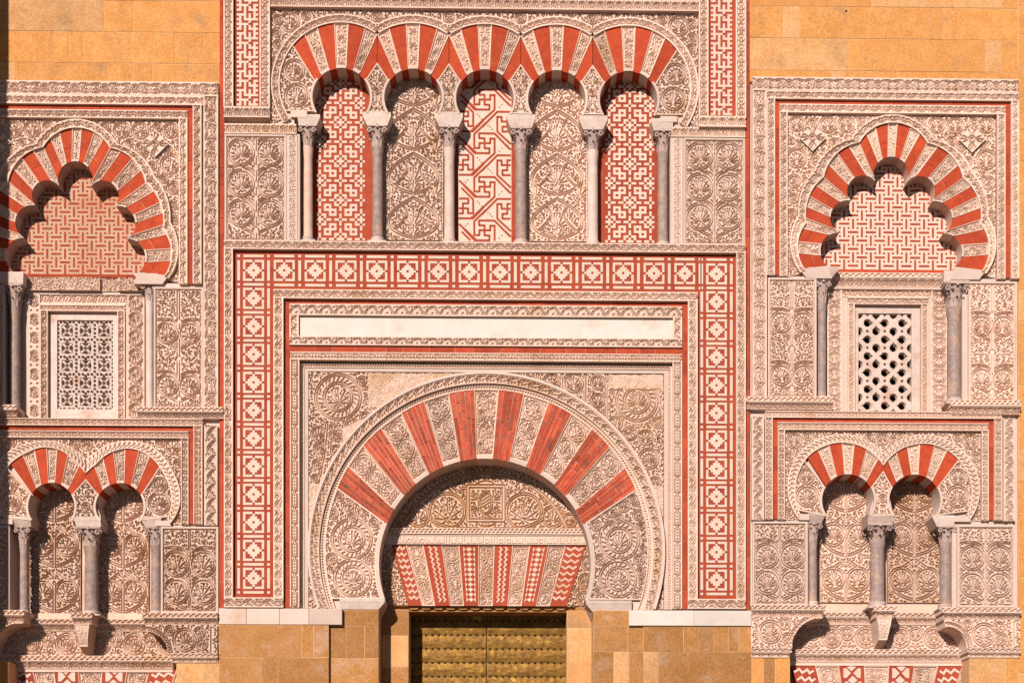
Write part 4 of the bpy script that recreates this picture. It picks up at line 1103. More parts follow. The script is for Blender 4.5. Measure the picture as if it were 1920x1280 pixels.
# mouldings round the voussoirs
m = MB(); band(m, arc_o(322.5, -110.5, 110.5, 160), 8.5, 'plume', 20, 3.0, 60, fil=1.5); part('leaf_moulding', m, 'carved_ochre', tG, stuff=True)
m = MB(); m.ribbon(arc_o(333.2, -109, 109, 120), 4.4, 1.0, 60); part('plain_moulding', m, 'plain', tG)
m = MB(); band(m, arc_o(309, -111, 111, 160), 5, 'saw', 5.2, 8.0, 60, fil=1.2); part('saw_moulding', m, 'carved', tG, stuff=True)
CI, CYG, RG = 909, 1056, 199
BND = [-67.5, -58.8, -49.5, -40.8, -31.6, -22.8, -13.3, -4.4, 4.4, 13.3, 22.8, 31.6, 40.8, 49.5, 58.8, 67.5]
for k in range(15):
    a0, a1 = BND[k], BND[k + 1]; c_ = (a0 + a1) / 2; Po = arc_o(304.2, a0, a1, 9)
    if k % 2 == 1:
        m = MB(); wedge_carved(m, Po, arc(CI, CYG, RG + 7.5, a0, a1, 9), 8.4, 57, seed=k, style=1 if k in (3, 5, 9, 11, 1, 13) else 0, relief=4.5)
        part('voussoir', m, 'carved', tG)
        m = MB(); m.prism(np.vstack([arc(CI, CYG, RG + 7.3, a0, a1, 6), arc(CI, CYG, RG, a0, a1, 6)[::-1]]), 7.4, 57.5); part('arch_rim', m, 'plain', tG)
    else:
        wedge_bricks(tG, Po, arc(CI, CYG, RG, a0, a1, 9), 9.4, 57.5, 3, 5, gap=1.0, jit=.9)
for sg in (-1, 1):
    Po = arc_o(304, sg * 67.5, sg * 110, 30); Pi = arc(CI, CYG, RG + 7.5, sg * 67.5, sg * 111, 30)
    Po = Po[Po[:, 1] < 1121]; Pi = Pi[Pi[:, 1] < 1121]
    P = np.vstack([Po, Pi[::-1]]); cv, mn, msk = poly_cv(P)
    xx = 1162 if sg > 0 else 659
    wreath(cv, xx - mn[0], 1009 - mn[1], 37); wreath(cv, xx + (-2) * sg - mn[0], 1082 - mn[1], 34)
    for (dx, dy, r_) in ((-18 * sg, 952, 13), (8 * sg, 945, 10), (-2 * sg, 968, 8), (38 * sg, 1046, 9), (-36 * sg, 1046, 9), (36 * sg, 962, 9)): roundel(cv, xx + dx - mn[0], dy - mn[1], r_)
    cv.rings([9, 7, 5.5], msk); cv.fill(2500, (5, 9), 2.2, mask=msk)
    m = MB(); poly_relief(m, P, cv, 8.6, 57); m.ribbon(P, 2.4, 7.8, 13, closed=True); part('springer', m, 'carved', tG, stuff=True, label='carved springer stone with two leafy roundels')
    m = MB(); m.ribbon(arc(CI, CYG, RG + 3.7, sg * 67.5, sg * 109.4, 40), 7.2, 7.2, 57.5); part('arch_rim', m, 'plain', tG)
# imposts
m = MB(); m.box(606, 1112, 645, 1141, 14, 60); part('spandrel_foot', m, 'plain', tG); m = MB(); m.box(1178, 1112, 1216, 1145, 14, 60); part('spandrel_foot', m, 'plain', tG)
for (a, c, d, sg, y0, y1, y2) in ((636, 721, 709, 1, 1121, 1141, 1152), (1185, 1099, 1112, -1, 1123, 1145, 1157)):
    m = MB(); xa, xb = min(a, c), max(a, c)
    if sg > 0: V2 = [(xa, y1 - 1), (d, y1 - 1)]
    m.box(xa, y0, xb, y0 + 7, 4.5, 60, .6)
    V = [(xa, y0+7, 5), (xb, y0+7, 5), (max(a, d) if sg < 0 else d, y1, 7), (min(a, d) if sg > 0 else d, y1, 7), (xa, y0+7, 60), (xb, y0+7, 60), (max(a, d) if sg < 0 else d, y2, 60), (min(a, d) if sg > 0 else d, y2, 60)]
    m.add(V, np.array([(0,1,2,3),(1,5,6,2),(4,0,3,7),(3,2,6,7)])); part('impost', m, 'marble', tG, label='plain stone impost under the arch springing')

# ---------------- tympanum and flat lintel deep in the arch
DP = 57
t = thing('tympanum', 'carved semicircular tympanum with a square pine cone panel, half in shade', 'tympanum', 912, 1002)
P = arc(909, 1052, 205, -104, 104, 70); P = P[P[:, 1] < 998]
cv, mn, msk = poly_cv(P); ax = 911 - mn[0]
for sg in (-1, 1):
    roundel(cv, ax + sg * 72, 958 - mn[1], 33); roundel(cv, ax + sg * 126, 968 - mn[1], 19); roundel(cv, ax + sg * 158, 974 - mn[1], 12)
    cv.ridge(bez((ax, 994 - mn[1]), (ax + sg * 30, 985 - mn[1]), (ax + sg * 60, 1002 - mn[1]), (ax + sg * 108, 972 - mn[1])), 2.4, 1.6)
cv.ridge(arc(909 - mn[0], 1052 - mn[1], 166, -80, 80, 60), 3, 1.4)
for k in range(46):
    a = math.radians(-66 + k * 132 / 45); x = 909 - mn[0] + 176 * math.sin(a); y = 1052 - mn[1] - 176 * math.cos(a); cv.drop(x, y, a + .9, 7, 2.2)
bx = (878, 911, 945, 975); q = [(bx[0] - mn[0], bx[1] - mn[1]), (bx[2] - mn[0], bx[1] - mn[1]), (bx[2] - mn[0], bx[3] - mn[1]), (bx[0] - mn[0], bx[3] - mn[1])]
cv.cut([(ax, 926 - mn[1]), (ax, 962 - mn[1])], 52); sl_, sd = cv._sd([(ax, 930 - mn[1]), (ax, 957 - mn[1])], 56)
cv.H[sl_] = np.maximum(cv.H[sl_], np.clip(.5 - sd, 0, 1)); cv.ridge(q + [q[0]], 3.2, 1.8)
cv.ridge(np.c_[ax + 12 * np.cos(np.linspace(0, 2*PI, 20)), 943 - mn[1] + 20 * np.sin(np.linspace(0, 2*PI, 20))], 2.0, 1.4)
for k in range(4): cv.cut([(ax - 8, 951 - mn[1] - k * 6), (ax + 8, 941 - mn[1] - k * 6)], 1.1)
for sx_ in (-1, 1):
    for sy_ in (-1, 1): fan(cv, ax + sx_ * 14, 943 - mn[1] + sy_ * 6, math.atan2(sy_, sx_), 17, 4, 1.5, 2.0)
cv.fill(2500, (5, 8), 2.1, sym=ax, mask=msk)
m = MB(); poly_relief(m, P, cv, DP, 62); part('carved_foliage', m, 'carved_ochre', t, pd=DP, stuff=True)
t = thing('lintel', 'flat lintel of red zigzag brick and carved wedge stones over the bronze doors', 'lintel', 912, 1136)
m = MB(); hband(m, 700, 1112, 991, 1002, 'zigzag', 8, DP - 7, 62, fil=1.2); part('zigzag_moulding', m, 'carved', t, pd=DP, stuff=True)
# kufic-like frieze: upright strokes on a base line, as carved
m = MB(); m.box(700, 1002.3, 1112, 1021.5, DP - 2.5, 62); part('frieze_ground', m, 'carved', t, pd=DP)
m = MB(); x = 742.0; k = 0
while x < 1098:
    w_ = rnd.choice((3, 5, 7, 9)); k += 1; f_ = DP - 4.4 - .01 * (k % 7)
    if w_ == 3: m.box(x, 1005.5, x + 1.5, 1018, f_, DP)
    elif w_ == 5: m.ribbon([(x, 1006), (x, 1017.2), (x + 5, 1017.2), (x + 5, 1011)], 1.4, f_, DP)
    elif w_ == 7: m.ribbon([(x, 1017.2), (x, 1010.5), (x + 6, 1010.5), (x + 6, 1017.2), (x, 1017.2)], 1.4, f_, DP)
    else: m.ribbon([(x, 1013), (x, 1017.2), (x + 8, 1017.2), (x + 8, 1006)], 1.4, f_, DP)
    x += w_ + 2.4
m.box(738, 1003.2, 1104, 1004.4, DP - 4.2, DP); m.box(738, 1019.2, 1104, 1020.6, DP - 4.3, DP)
part('kufic_lettering', m, 'carved', t, pd=DP, stuff=True)
LT = [700, 740, 759, 794, 827.5, 861.5, 897, 927.5, 961, 994, 1028, 1061, 1101, 1113]
TOPX = [705, 740, 761, 794, 827.5, 861.5, 897, 927.5, 961, 994, 1028, 1061, 1097, 1112]
TOPX = [735, 761, 794, 827.5, 861.5, 897, 927.5, 961, 994, 1028, 1061, 1099]
BOTX = [765, 791, 816, 844, 870, 897, 924, 951.5, 978, 1005, 1031, 1062]
def zig(m, xa, xb, ya, yb, mode, f, b):
    """white figure on a red wedge; xa(t), xb(t) edges along t 0..1"""
    n = 11 if mode != 'zz' else 9
    for k in range(n):
        t0, t1 = (k + .0) / n, (k + 1.0) / n; tm = (t0 + t1) / 2
        L0, R0 = xa(tm), xb(tm); c_ = (L0 + R0) / 2; hw = (R0 - L0) / 2 * .62
        y0, y1 = ya + (yb - ya) * t0, ya + (yb - ya) * t1; ym = (y0 + y1) / 2; dx = (xa(t1) + xb(t1) - xa(t0) - xb(t0)) / 4
        if mode == 'dia': m.prism([(c_, y0 + .4), (c_ + hw * .55, ym), (c_, y1 - .4), (c_ - hw * .55, ym)], f, b)
        if mode in ('dia',):
            for s_ in (-1, 1): m.prism([(c_ + s_ * hw - dx, y0), (c_ + s_ * hw * .62, ym), (c_ + s_ * hw + dx, y1)], f, b)
        if mode == 'chev':
            for s_ in (-1, 1):
                m.ribbon([(c_ + s_ * hw * .5 - dx - 2.2, y0), (c_ + s_ * hw * .5 + 2.2, ym), (c_ + s_ * hw * .5 + dx - 2.2, y1)], 2.6, f, b)
        if mode == 'zz':
            l, r = L0 + 3.5, R0 - 3.5; w3 = (r - l) / 4
            m.ribbon([(l, y0 + 1), (l + w3, y0 + 6), (l + 2 * w3, y0 + 1), (l + 3 * w3, y0 + 6), (r, y0 + 1)], 3.6, f, b)
modes = {0: 'zz', 2: 'chev', 4: 'dia', 6: 'chev', 8: 'dia', 10: 'zz'}
for k in range(11):
    tx0, tx1, bx0, bx1 = TOPX[k], TOPX[k + 1], BOTX[k], BOTX[k + 1]; ya, yb = 1021.6, 1135
    Po = np.array([(tx0, ya), (tx1, ya)], float); Pi = np.array([(bx0, yb), (bx1, yb)], float)
    m = MB()
    if k % 2: wedge_carved(m, Po, Pi, DP - .2, DP + 12, seed=k, style=1 if k != 5 else 0); part('voussoir', m, 'carved', t, pd=DP)
    else:
        wedge_plain(m, Po, Pi, DP + .8, DP + 12); v = part('voussoir', m, 'red_paint', t, pd=DP)
        m = MB(); zig(m, lambda u: tx0 + (bx0 - tx0) * u, lambda u: tx1 + (bx1 - tx1) * u, ya + 3, yb - 7, modes[k], DP - .1, DP + 1.4); part('white_inlay', m, 'carved_ochre', v, pd=DP, stuff=True)
for P in (np.array([(700, 1021.6), (735, 1021.6), (765, 1135), (700, 1135)]), np.array([(1099, 1021.6), (1114, 1021.6), (1114, 1135), (1062, 1135)])):
    cv, mn, msk = poly_cv(P)
    for q in range(3):
        yy = 22 + q * 34; xr = (cv.w * .28 if mn[0] < 900 else cv.w * .78); roundel(cv, xr + (6 * q if mn[0] < 900 else -4 * q), yy + 10, 12)
    cv.fill(500, (5, 8), 2.1, mask=msk)
    m = MB(); poly_relief(m, P, cv, DP - .2, DP + 12); part('end_stone', m, 'carved_ochre', t, pd=DP, stuff=True)
m = MB()
for k in range(13):
    xa = 764 + k * 23; m.prism([(xa, 1134), (xa + 22.4, 1134), (xa + 22.4, 1137), (xa + 17, 1141), (xa + 6, 1141), (xa, 1137)], DP + 8, 118)
part('scalloped_soffit', m, 'ashlar_brown', t, pd=DP)
m = MB(); m.box(735, 1100, 1082, 1134.0, DP + 13, 200); part('relieving_beam', m, 'ashlar_brown', t)

# ================================================================== the two window bays
def arc3(A, M_, B, n=16):
    (ax, ay), (bx, by), (cx, cy) = A, M_, B
    d = 2 * (ax * (by - cy) + bx * (cy - ay) + cx * (ay - by))
    ux = ((ax*ax+ay*ay)*(by-cy) + (bx*bx+by*by)*(cy-ay) + (cx*cx+cy*cy)*(ay-by)) / d
    uy = ((ax*ax+ay*ay)*(cx-bx) + (bx*bx+by*by)*(ax-cx) + (cx*cx+cy*cy)*(bx-ax)) / d
    a0, am, a1 = (math.atan2(p[1] - uy, p[0] - ux) for p in (A, M_, B)); r = math.hypot(ax - ux, ay - uy)
    def un(a, ref, s): 
        while s * (a - ref) < 0: a += s * 2 * PI
        return a
    s = 1 if ((bx-ax)*(cy-ay) - (by-ay)*(cx-ax)) > 0 else -1
    a1 = un(a1, a0, s); a = np.linspace(a0, a1, n)
    return np.c_[ux + r * np.cos(a), uy + r * np.sin(a)]
def band2(mb, Pa, Pb, kind, period, f, b, relief=4.0, fil=2.0):
    """carved border between two edge curves"""
    La = resample(Pa, 1.0)[2]; n = max(4, int(La / CELL) + 1)
    A = resample(Pa, n=n)[0]; B, _, L = resample(Pb, n=n); w_ = np.hypot(*(A - B).T).mean(); k = max(5, int(w_ / CELL) + 1)
    u = np.linspace(0, 1, k)[:, None]
    X = A[:, 0][None] * (1 - u) + B[:, 0][None] * u; Y = A[:, 1][None] * (1 - u) + B[:, 1][None] * u
    Lr = max(1, round(L / period)); s_ = np.linspace(0, Lr * period, n); cv = tile(kind, period, w_ - 2 * fil)
    S, U = np.meshgrid(s_, u[:, 0]); H = cv.sample(S % period, U * w_ - fil); H[(U * w_ < fil) | (U * w_ > w_ - fil)] = 1
    Dp = f + G(H) * relief * RS_(Y); mb.sheet(X, Y, Dp); mb.border_walls(X, Y, Dp, b)

def bay(side):
    global XC
    Rt = side == 'right'; sd = side
    if Rt:
        XC = 1660; UX = lambda x: x; UY = lambda y: y; LX = lambda x: x; LY = lambda y: y
    else:
        XC = 200
        UX = lambda x: np.interp(x, [1410, 1438, 1453, 1461, 1477, 1673, 1868, 1884, 1892, 1909, 1912, 1939], [-119, -92, -76, -66, -50, 143, 336, 352, 362, 378, 383, 410])
        UY = lambda y: np.interp(y, [149, 173, 176, 190, 198, 214, 232, 294, 498, 511, 523], [155, 181, 183, 198, 207.5, 223, 242, 303, 509, 520, 532])
        LX = lambda x: np.interp(x, [1408, 1434, 1448, 1458, 1471, 1491, 1541, 1590, 1639, 1656, 1667.5, 1714, 1763, 1822, 1836, 1840, 1853, 1863, 1877, 1881, 1901, 1911],
                                 [-94, -66, -52, -40, -27, -8, 53, 97, 140, 161, 180, 225, 269.5, 322, 338, 340, 354, 364, 380, 384, 408, 411])
        LY = lambda y: np.interp(y, [772, 785, 793, 808, 814, 830, 889, 962, 975, 1012, 1130, 1140], [785, 799, 808, 822, 826, 839, 905, 972, 983, 1022, 1146, 1150])
    U = lambda P: np.c_[UX(np.array(P, float)[:, 0]), UY(np.array(P, float)[:, 1])]
    Lw = lambda P: np.c_[LX(np.array(P, float)[:, 0]), LY(np.array(P, float)[:, 1])]
    xmin = -98 if not Rt else 1406
    # ---------- upper: rectangular frame and many-lobed arch
    t = thing('multifoil_arch', f'many-lobed red and white arch in its carved frame at the top of the {sd} bay', 'arch', float(UX(1673)), float(UY(523)))
    def hb(x0, x1, y0, y1, kind, per, f, fil=2.0, name='carved_border'):
        m = MB(); hband(m, max(x0, xmin), x1, y0, y1, kind, per, f, 60, fil=fil); part(name, m, 'carved', t, stuff=True)
    def vb(x0, x1, y0, y1, kind, per, f, fil=2.0, name='carved_border'):
        if x1 <= xmin + 2: return
        m = MB(); vband(m, x0, x1, y0, y1, kind, per, f, 60, fil=fil); part(name, m, 'carved', t, stuff=True)
    if Rt:
        hb(1410, 1908, 149, 174.5, 'roundel', 57, -5, 2.4); vb(1410, 1437, 174.5, 750, 'roundel', 55, -5, 2.4)
        hb(1437.4, 1909, 175, 190, 'leafwave', 22, -5.5); vb(1437.4, 1452.5, 190, 519, 'leafwave', 22, -5.5); vb(1894.5, 1909, 190, 522, 'leafwave', 22, -5.5)
        hb(1461, 1884.5, 198, 214, 'leafwave', 22, -3); vb(1461, 1476.5, 214, 520, 'leafwave', 22, -3); vb(1869, 1884.5, 214, 522, 'leafwave', 22, -3)
        reds = [(1452.7, 190.2, 1894.3, 197.9), (1452.7, 198, 1460.8, 517), (1884.7, 198, 1894.3, 519)]
    else:
        hb(-98, 410, 155, 181.5, 'roundel', 56, -5, 2.4); vb(382.5, 410, 181.5, 764, 'roundel', 55, -5, 2.4)
        hb(-98, 382.3, 182, 198.5, 'leafwave', 22, -5.5); vb(362.5, 379, 198.5, 532, 'leafwave', 22, -5.5); vb(-92, -77, 198.5, 532, 'leafwave', 22, -5.5)
        hb(-66, 352, 207.5, 223, 'leafwave', 22, -3); vb(336, 352, 223, 532, 'leafwave', 22, -3); vb(-66, -50, 223, 532, 'leafwave', 22, -3)
        reds = [(-76.8, 198.6, 362.3, 207.3), (-76.8, 207.4, -66.2, 530), (352.2, 207.4, 362.3, 531)]
    for (a, b_, c, d) in reds:
        hz = (c - a) > (d - b_); n = max(2, int(max(c - a, d - b_) / 42)); e = np.linspace(0, 1, n + 1)
        m = MB(); m.box(a, b_, c, d, .8, 60); part('joint_filling', m, 'mortar', t)
        for u, v in zip(e[:-1], e[1:]):
            m = MB()
            if hz: m.box(a + (c - a) * u + .3, b_ + .1, a + (c - a) * v - .3, d - .1, .2 - rnd.uniform(0, .3), 4)
            else: m.box(a + .1, b_ + (d - b_) * u + .3, c - .1, b_ + (d - b_) * v - .3, .2 - rnd.uniform(0, .3), 4)
            part('brick', m, 'red', t)
    mir = lambda P, c: np.c_[2 * c - P[::-1, 0], P[::-1, 1]]
    # edges as lobes listed from lower left to lower right
    def lobes(L, top, c):
        left = [arc3(*l) for l in L]; tp = arc3(*top); return left + [tp] + [mir(p, c) for p in left[::-1]]
    IN = lobes([((1550, 497), (1543, 453), (1574, 437)), ((1574, 437), (1562, 391), (1595, 377)), ((1595, 377), (1597, 338), (1641, 341))], ((1641, 341), (1671, 294), (1701, 341)), 1671)
    MD = lobes([((1509, 508), (1495.5, 460), (1511.5, 420)), ((1511.5, 420), (1518, 368), (1544.5, 334)), ((1544.5, 334), (1568, 291), (1611.5, 269))], ((1611.5, 269), (1674.5, 231.5), (1737.5, 269)), 1674.5)
    OU = lobes([((1500, 513), (1481, 452), (1496, 406)), ((1496, 406), (1503, 358), (1525, 322)), ((1525, 322), (1553, 283), (1595, 263))], ((1595, 263), (1674, 216), (1753, 263)), 1674)
    IN = [U(p) for p in IN]; MD = [U(p) for p in MD]; OU = [U(p) for p in OU]
    INp, MDp, OUp = np.vstack(IN), np.vstack(MD), np.vstack(OU)
    for k in range(7):
        m = MB(); band2(m, OU[k], MD[k], 'bead' if False else 'leafwave', 19, -3.5, 31, fil=3.2); part('lobed_moulding', m, 'carved', t, stuff=True)
    # spandrel field
    P = np.vstack([[(float(UX(1477)), float(UY(214.5))), (float(UX(1868.5)), float(UY(214.5))), (float(UX(1868.5)), float(UY(521)))], OUp[::-1], [(float(UX(1477)), float(UY(521)))]])
    cv, mn, msk = poly_cv(P); o = lambda x, y: (float(UX(x)) - mn[0], float(UY(y)) - mn[1])
    for x, y, r in ((1495, 232, 13), (1553, 233, 14), (1588, 232, 14), (1495, 296, 17), (1490, 340, 11), (1489, 372, 8), (1486, 400, 7), (1486, 492, 7), (1500, 270, 7), (1618, 226, 8), (1530, 300, 7)):
        for X_ in (x, 2 * 1673 - x):
            roundel(cv, *o(X_, y), r, a=-PI / 2 if r > 12 else 0)
    cv.rings([9, 7, 5.5], msk); cv.fill(3000, (5, 9), 2.1, mask=msk)
    m = MB(); poly_relief(m, P, cv, 3.5, 31); part('carved_spandrel', m, 'carved', t, stuff=True)
    for cx_ in (1523.5, 1822.5):
        Q = U([(cx_ - 27, 259), (cx_, 232), (cx_ + 27, 259), (cx_, 287)]); cv, mn, msk = poly_cv(Q); c_ = (cv.w / 2, cv.h / 2)
        for k in range(4):
            a = -PI / 2 + k * PI / 2; fan(cv, c_[0] + 4 * math.cos(a), c_[1] + 4 * math.sin(a), a, 19, 3, .9, 2.4)
        roundel(cv, *c_, 4.5); m = MB(); poly_relief(m, Q, cv, -1.0, 8); part('flower_boss', m, 'carved', t, stuff=True)
    # voussoirs: outer and inner boundary points from the keystone to the left
    OB = [(1665, 232), (1643, 242), (1625, 253), (1611, 268), (1593, 280), (1571, 289), (1553, 310), (1544, 333), (1533, 352), (1519, 369), (1512.5, 389), (1511.5, 410), (1506, 430), (1497, 454), (1497, 476), (1509, 508)]
    IB = [(1664, 295), (1654, 297), (1645, 304), (1640, 330), (1625, 328), (1603, 335), (1590, 348), (1591, 373), (1576, 381), (1561, 393), (1558, 408), (1566, 430), (1554, 440), (1542, 458), (1541, 480), (1550, 497)]
    def wedge(po0, po1, pi0, pi1, white, seed):
        Po = sub_path(MDp, po0, po1); Pi = sub_path(INp, pi0, pi1)
        if white:
            m = MB(); wedge_carved(m, Po, Pi, -.4, 31, seed=seed, relief=3.8); part('voussoir', m, 'carved', t)
            m = MB(); d = Po.mean(0) - Pi.mean(0); d /= np.hypot(*d); Qi = Pi + d * 3.6
            m.prism(np.vstack([Qi, Pi[::-1] - d * .2]), -1.4, 31); part('arch_rim', m, 'plain', t)
        else:
            wedge_bricks(t, Po, Pi, .7, 31, 2, 1, mat='red_bright', gap=.7, jit=.4, joint='mortar')
    def side_pts(s_, k):
        o_, i_ = OB[k], IB[k]
        if s_ > 0: o_ = (2 * 1674.2 - o_[0], o_[1]); i_ = (2 * 1671 - i_[0], i_[1])
        return U([o_])[0], U([i_])[0]
    (a0, b0), (a1, b1) = side_pts(-1, 0), side_pts(1, 0)
    wedge(a0, a1, b0, b1, True, 0)
    for s_ in (-1, 1):
        for k in range(15):
            (a0, b0), (a1, b1) = side_pts(s_, k), side_pts(s_, k + 1)
            wedge(a0, a1, b0, b1, k % 2 == 1, k)
    # foot of the lobed moulding, plain
    m = MB(); Q = U([(1500, 506), (1552, 499), (1560, 523), (1512, 523)]); m.prism(Q, -.8, 31)
    Q = U([(1848, 506), (1790, 499), (1782, 523), (1836, 523)]); m.prism(Q, -.8, 31); part('springing_shelf', m, 'plain', t, stuff=True)
    # lunette of red bars
    t2 = thing('brick_lunette', f'basket-weave lunette of red bars in the lobed arch of the {sd} bay', 'lunette', float(UX(1671)), float(UY(511)))
    bx0, bx1, by0, by1 = float(UX(1532)), float(UX(1810)), float(UY(285)), float(UY(511))
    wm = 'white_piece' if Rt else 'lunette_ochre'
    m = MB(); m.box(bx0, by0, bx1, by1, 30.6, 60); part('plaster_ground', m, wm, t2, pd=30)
    m = MB(); m.box(bx0, by1 - 5.5, bx1, by1 + .2, 29.8, 31); part('red_course', m, 'red', t2, pd=30)
    hullp = INp.copy(); hullp = (hullp - (float(UX(1671)), float(UY(450)))) * 1.05 + (float(UX(1671)), float(UY(448)))
    pv = ph = None; dots = MB()
    ax0, ay0 = (1582.9, 435.5) if Rt else (143.5 + (1582.9 - 1673) * .98, 445)
    for i in range(-5, 17):
        for j in range(-12, 6):
            x, y = ax0 + i * 16.65, ay0 + j * 15.7
            if inside(hullp, np.array([[x + 8.3]]), np.array([[min(y + 7.9, by1 - 24)]]))[0, 0] and y + 10 < by1 - 6: dots.box(x + 8.3 - 1.8, y + 7.9 - 1.6, x + 8.3 + 1.8, y + 7.9 + 1.6, 30.0, 31)
            if not inside(hullp, np.array([[x]]), np.array([[min(y, by1 - 24)]]))[0, 0] or y > by1 - 8: continue
            vert = (i + j) % 2 == 0
            if vert and y > by1 - 13: y -= 2
            q = pv if vert else ph
            if q is None:
                m = MB()
                if vert: m.box(x - 1.8, y - 9.3, x + 1.8, y + 9.3, 30.0, 31)
                else: m.box(x - 9.6, y - 1.8, x + 9.6, y + 1.8, 30.0, 31)
                ob = part('brick', m, 'red_paint', t2, pd=30)
                if vert: pv = (ob, x, y)
                else: ph = (ob, x, y)
            else:
                ob = q[0].copy(); COL.objects.link(ob); ob.parent = t2; A = to_world(x, y, 0, 30); B = to_world(q[1], q[2], 0, 30); ob.location = (float(A[0] - B[0]), 0, float(A[2] - B[2]))
    part('brick_dots', dots, 'red_paint', t2, pd=30, stuff=True)

    # ---------- middle: window between columns
    if Rt: Wd = dict(c0=1573, c1=1770, cy0=511, cy1=540, ox=(1551, 1579, 1746, 1777), oy=(541, 557, 776), ix=(1589, 1602, 1727, 1740), iy=(558, 571), fr=(1602.5, 1726.5, 571, 776), lat=(1611, 1711, 585, 774), n0=1530, n1=1818)
    else: Wd = dict(c0=48, c1=262, cy0=520, cy1=548, ox=(54, 75, 239, 271), oy=(549, 571, 788), ix=(76, 90, 220.5, 234.5), iy=(572, 584), fr=(90.5, 220, 584, 788), lat=(105, 210, 598, 765), n0=2, n1=290)
    t = thing('lattice_window', ('pierced marble window of staggered tear-shaped holes in the right bay' if Rt else 'pierced marble window of wheel-shaped openings in the left bay'), 'window', (Wd['ix'][0] + Wd['ix'][3]) / 2, Wd['fr'][3])
    D2 = 28
    m = MB()
    m.box(Wd['n0'] - 20, Wd['cy0'], Wd['ox'][0] + 1, Wd['oy'][2], D2 + 3, 60); m.box(Wd['ox'][3] - 1, Wd['cy0'], Wd['n1'] + 4, Wd['oy'][2], D2 + 3, 60)
    m.box(Wd['ox'][1] - .5, Wd['oy'][1] - .5, Wd['ix'][0] + .5, Wd['oy'][2], D2 + 1, 60); m.box(Wd['ix'][3] - .5, Wd['oy'][1] - .5, Wd['ox'][2] + .5, Wd['oy'][2], D2 + 1, 60)
    m.box(Wd['ox'][0], Wd['cy1'] - 6, Wd['ox'][3], Wd['oy'][0], D2 + 2, 60)
    part('plain_ground', m, 'plain', t, pd=D2, stuff=True)
    for k in (0, 2):
        m = MB(); x0, x1 = Wd['ox'][k], Wd['ox'][k + 1]
        band(m, [((x0 + x1) / 2, Wd['oy'][2]), ((x0 + x1) / 2, Wd['oy'][0])], (x1 - x0) / 2, 'petal', 28.5 if Rt else 32, D2 - .5, 60, fil=2.2); part('carved_border', m, 'carved', t, pd=D2, stuff=True)
    m = MB(); hband(m, Wd['ox'][1] + .3, Wd['ox'][2] - .3, Wd['oy'][0], Wd['oy'][1], 'scroll' if Rt else 'arches', 26 if Rt else 20, D2 - .5, 60, fil=2); part('carved_border', m, 'carved', t, pd=D2, stuff=True)
    for k in (0, 2):
        m = MB(); vband(m, Wd['ix'][k], Wd['ix'][k + 1], Wd['iy'][1], Wd['oy'][2], 'scroll', 24, D2 - 2.5, 60, fil=1.8); part('carved_border', m, 'carved', t, pd=D2, stuff=True)
    m = MB(); hband(m, Wd['ix'][0], Wd['ix'][3], Wd['iy'][0], Wd['iy'][1], 'scroll', 24, D2 - 2.5, 60, fil=1.8); part('carved_border', m, 'carved', t, pd=D2, stuff=True)
    x0, x1, y0, y1 = Wd['lat']; fx0, fx1, fy0, fy1 = Wd['fr']
    m = MB()
    m.box(fx0, fy0, x0, fy1, D2 + 6, 60); m.box(x1, fy0, fx1, fy1, D2 + 6, 60); m.box(x0, fy0, x1, y0, D2 + 6, 60); m.box(x0, y1, x1, fy1, D2 + 6, 60)
    fr = part('marble_frame', m, 'marble', t, pd=D2, stuff=True)
    cv = Cv(x1 - x0, y1 - y0, .9)
    if Rt:
        for j in range(-1, 13):
            for i in range(-1, 5):
                cx_ = 18.0 + i * 32.6 - (16.3 if j % 2 else 0); cy_ = 17 + j * 15.55
                if j % 2 == 0: a = 0 if (i + j // 2) % 2 == 0 else PI
                else: a = PI / 2 if (i + j // 2) % 2 == 0 else -PI / 2
                cv.cut([(cx_, cy_), (cx_ + .01, cy_)], 13.5); cv.cut([(cx_ + 3 * math.cos(a), cy_ + 3 * math.sin(a)), (cx_ + 9.5 * math.cos(a), cy_ + 9.5 * math.sin(a))], [9.5, .6])
                if j % 2: cv.dot(cx_ + 16.3, cy_, 2.1)
    else:
        sx_, sy_ = 34.5, 32.6
        for j in range(5):
            for i in range(3):
                cx_, cy_ = 18 + i * sx_, 19 + j * sy_
                th = np.linspace(0, 2 * PI, 24); cv.cut(np.c_[cx_ + 8.2 * np.cos(th), cy_ + 8.2 * np.sin(th)], 4.0)
                for k in range(4):
                    a = PI / 4 + k * PI / 2; cv.ridge([(cx_, cy_), (cx_ + 10 * math.cos(a - .0), cy_ + 10 * math.sin(a))], [3.5, 5.5], .0)
                cv.drop(cx_, cy_ + 3, -PI / 2, 5, 2.4)
        for j in range(6):
            for i in range(4):
                mx, my = .8 + i * sx_, 2.8 + j * sy_
                for k in range(4):
                    a = k * PI / 2; cv.dot(mx + 5.2 * math.cos(a), my + 5.2 * math.sin(a), 1.9)
                for (dx, dy) in ((sx_ / 2 - 5, 0), (sx_ / 2 + 5, 0), (0, sy_ / 2 - 4), (0, sy_ / 2 + 4), (sx_ / 2, 3)): cv.dot(mx + dx, my + dy, 2.1)
    m = MB(); X, Y = np.meshgrid(x0 + cv.x, y0 + cv.y); H = cv.H; keep = ~((H[:-1, :-1] < .12) & (H[1:, :-1] < .12) & (H[:-1, 1:] < .12) & (H[1:, 1:] < .12))
    m.sheet(X, Y, D2 + 9 + (1 - H) * 7, keep); part('pierced_lattice', m, 'marble', t, pd=D2, stuff=True)
    m = MB(); m.box(x0 - 2, y0 - 2, x1 + 2, y1 + 2, 59, 60.5); part('dark_room_sheet', m, 'dark', t, pd=D2)  # flat sheet; the unlit room's darkness is put into its colour
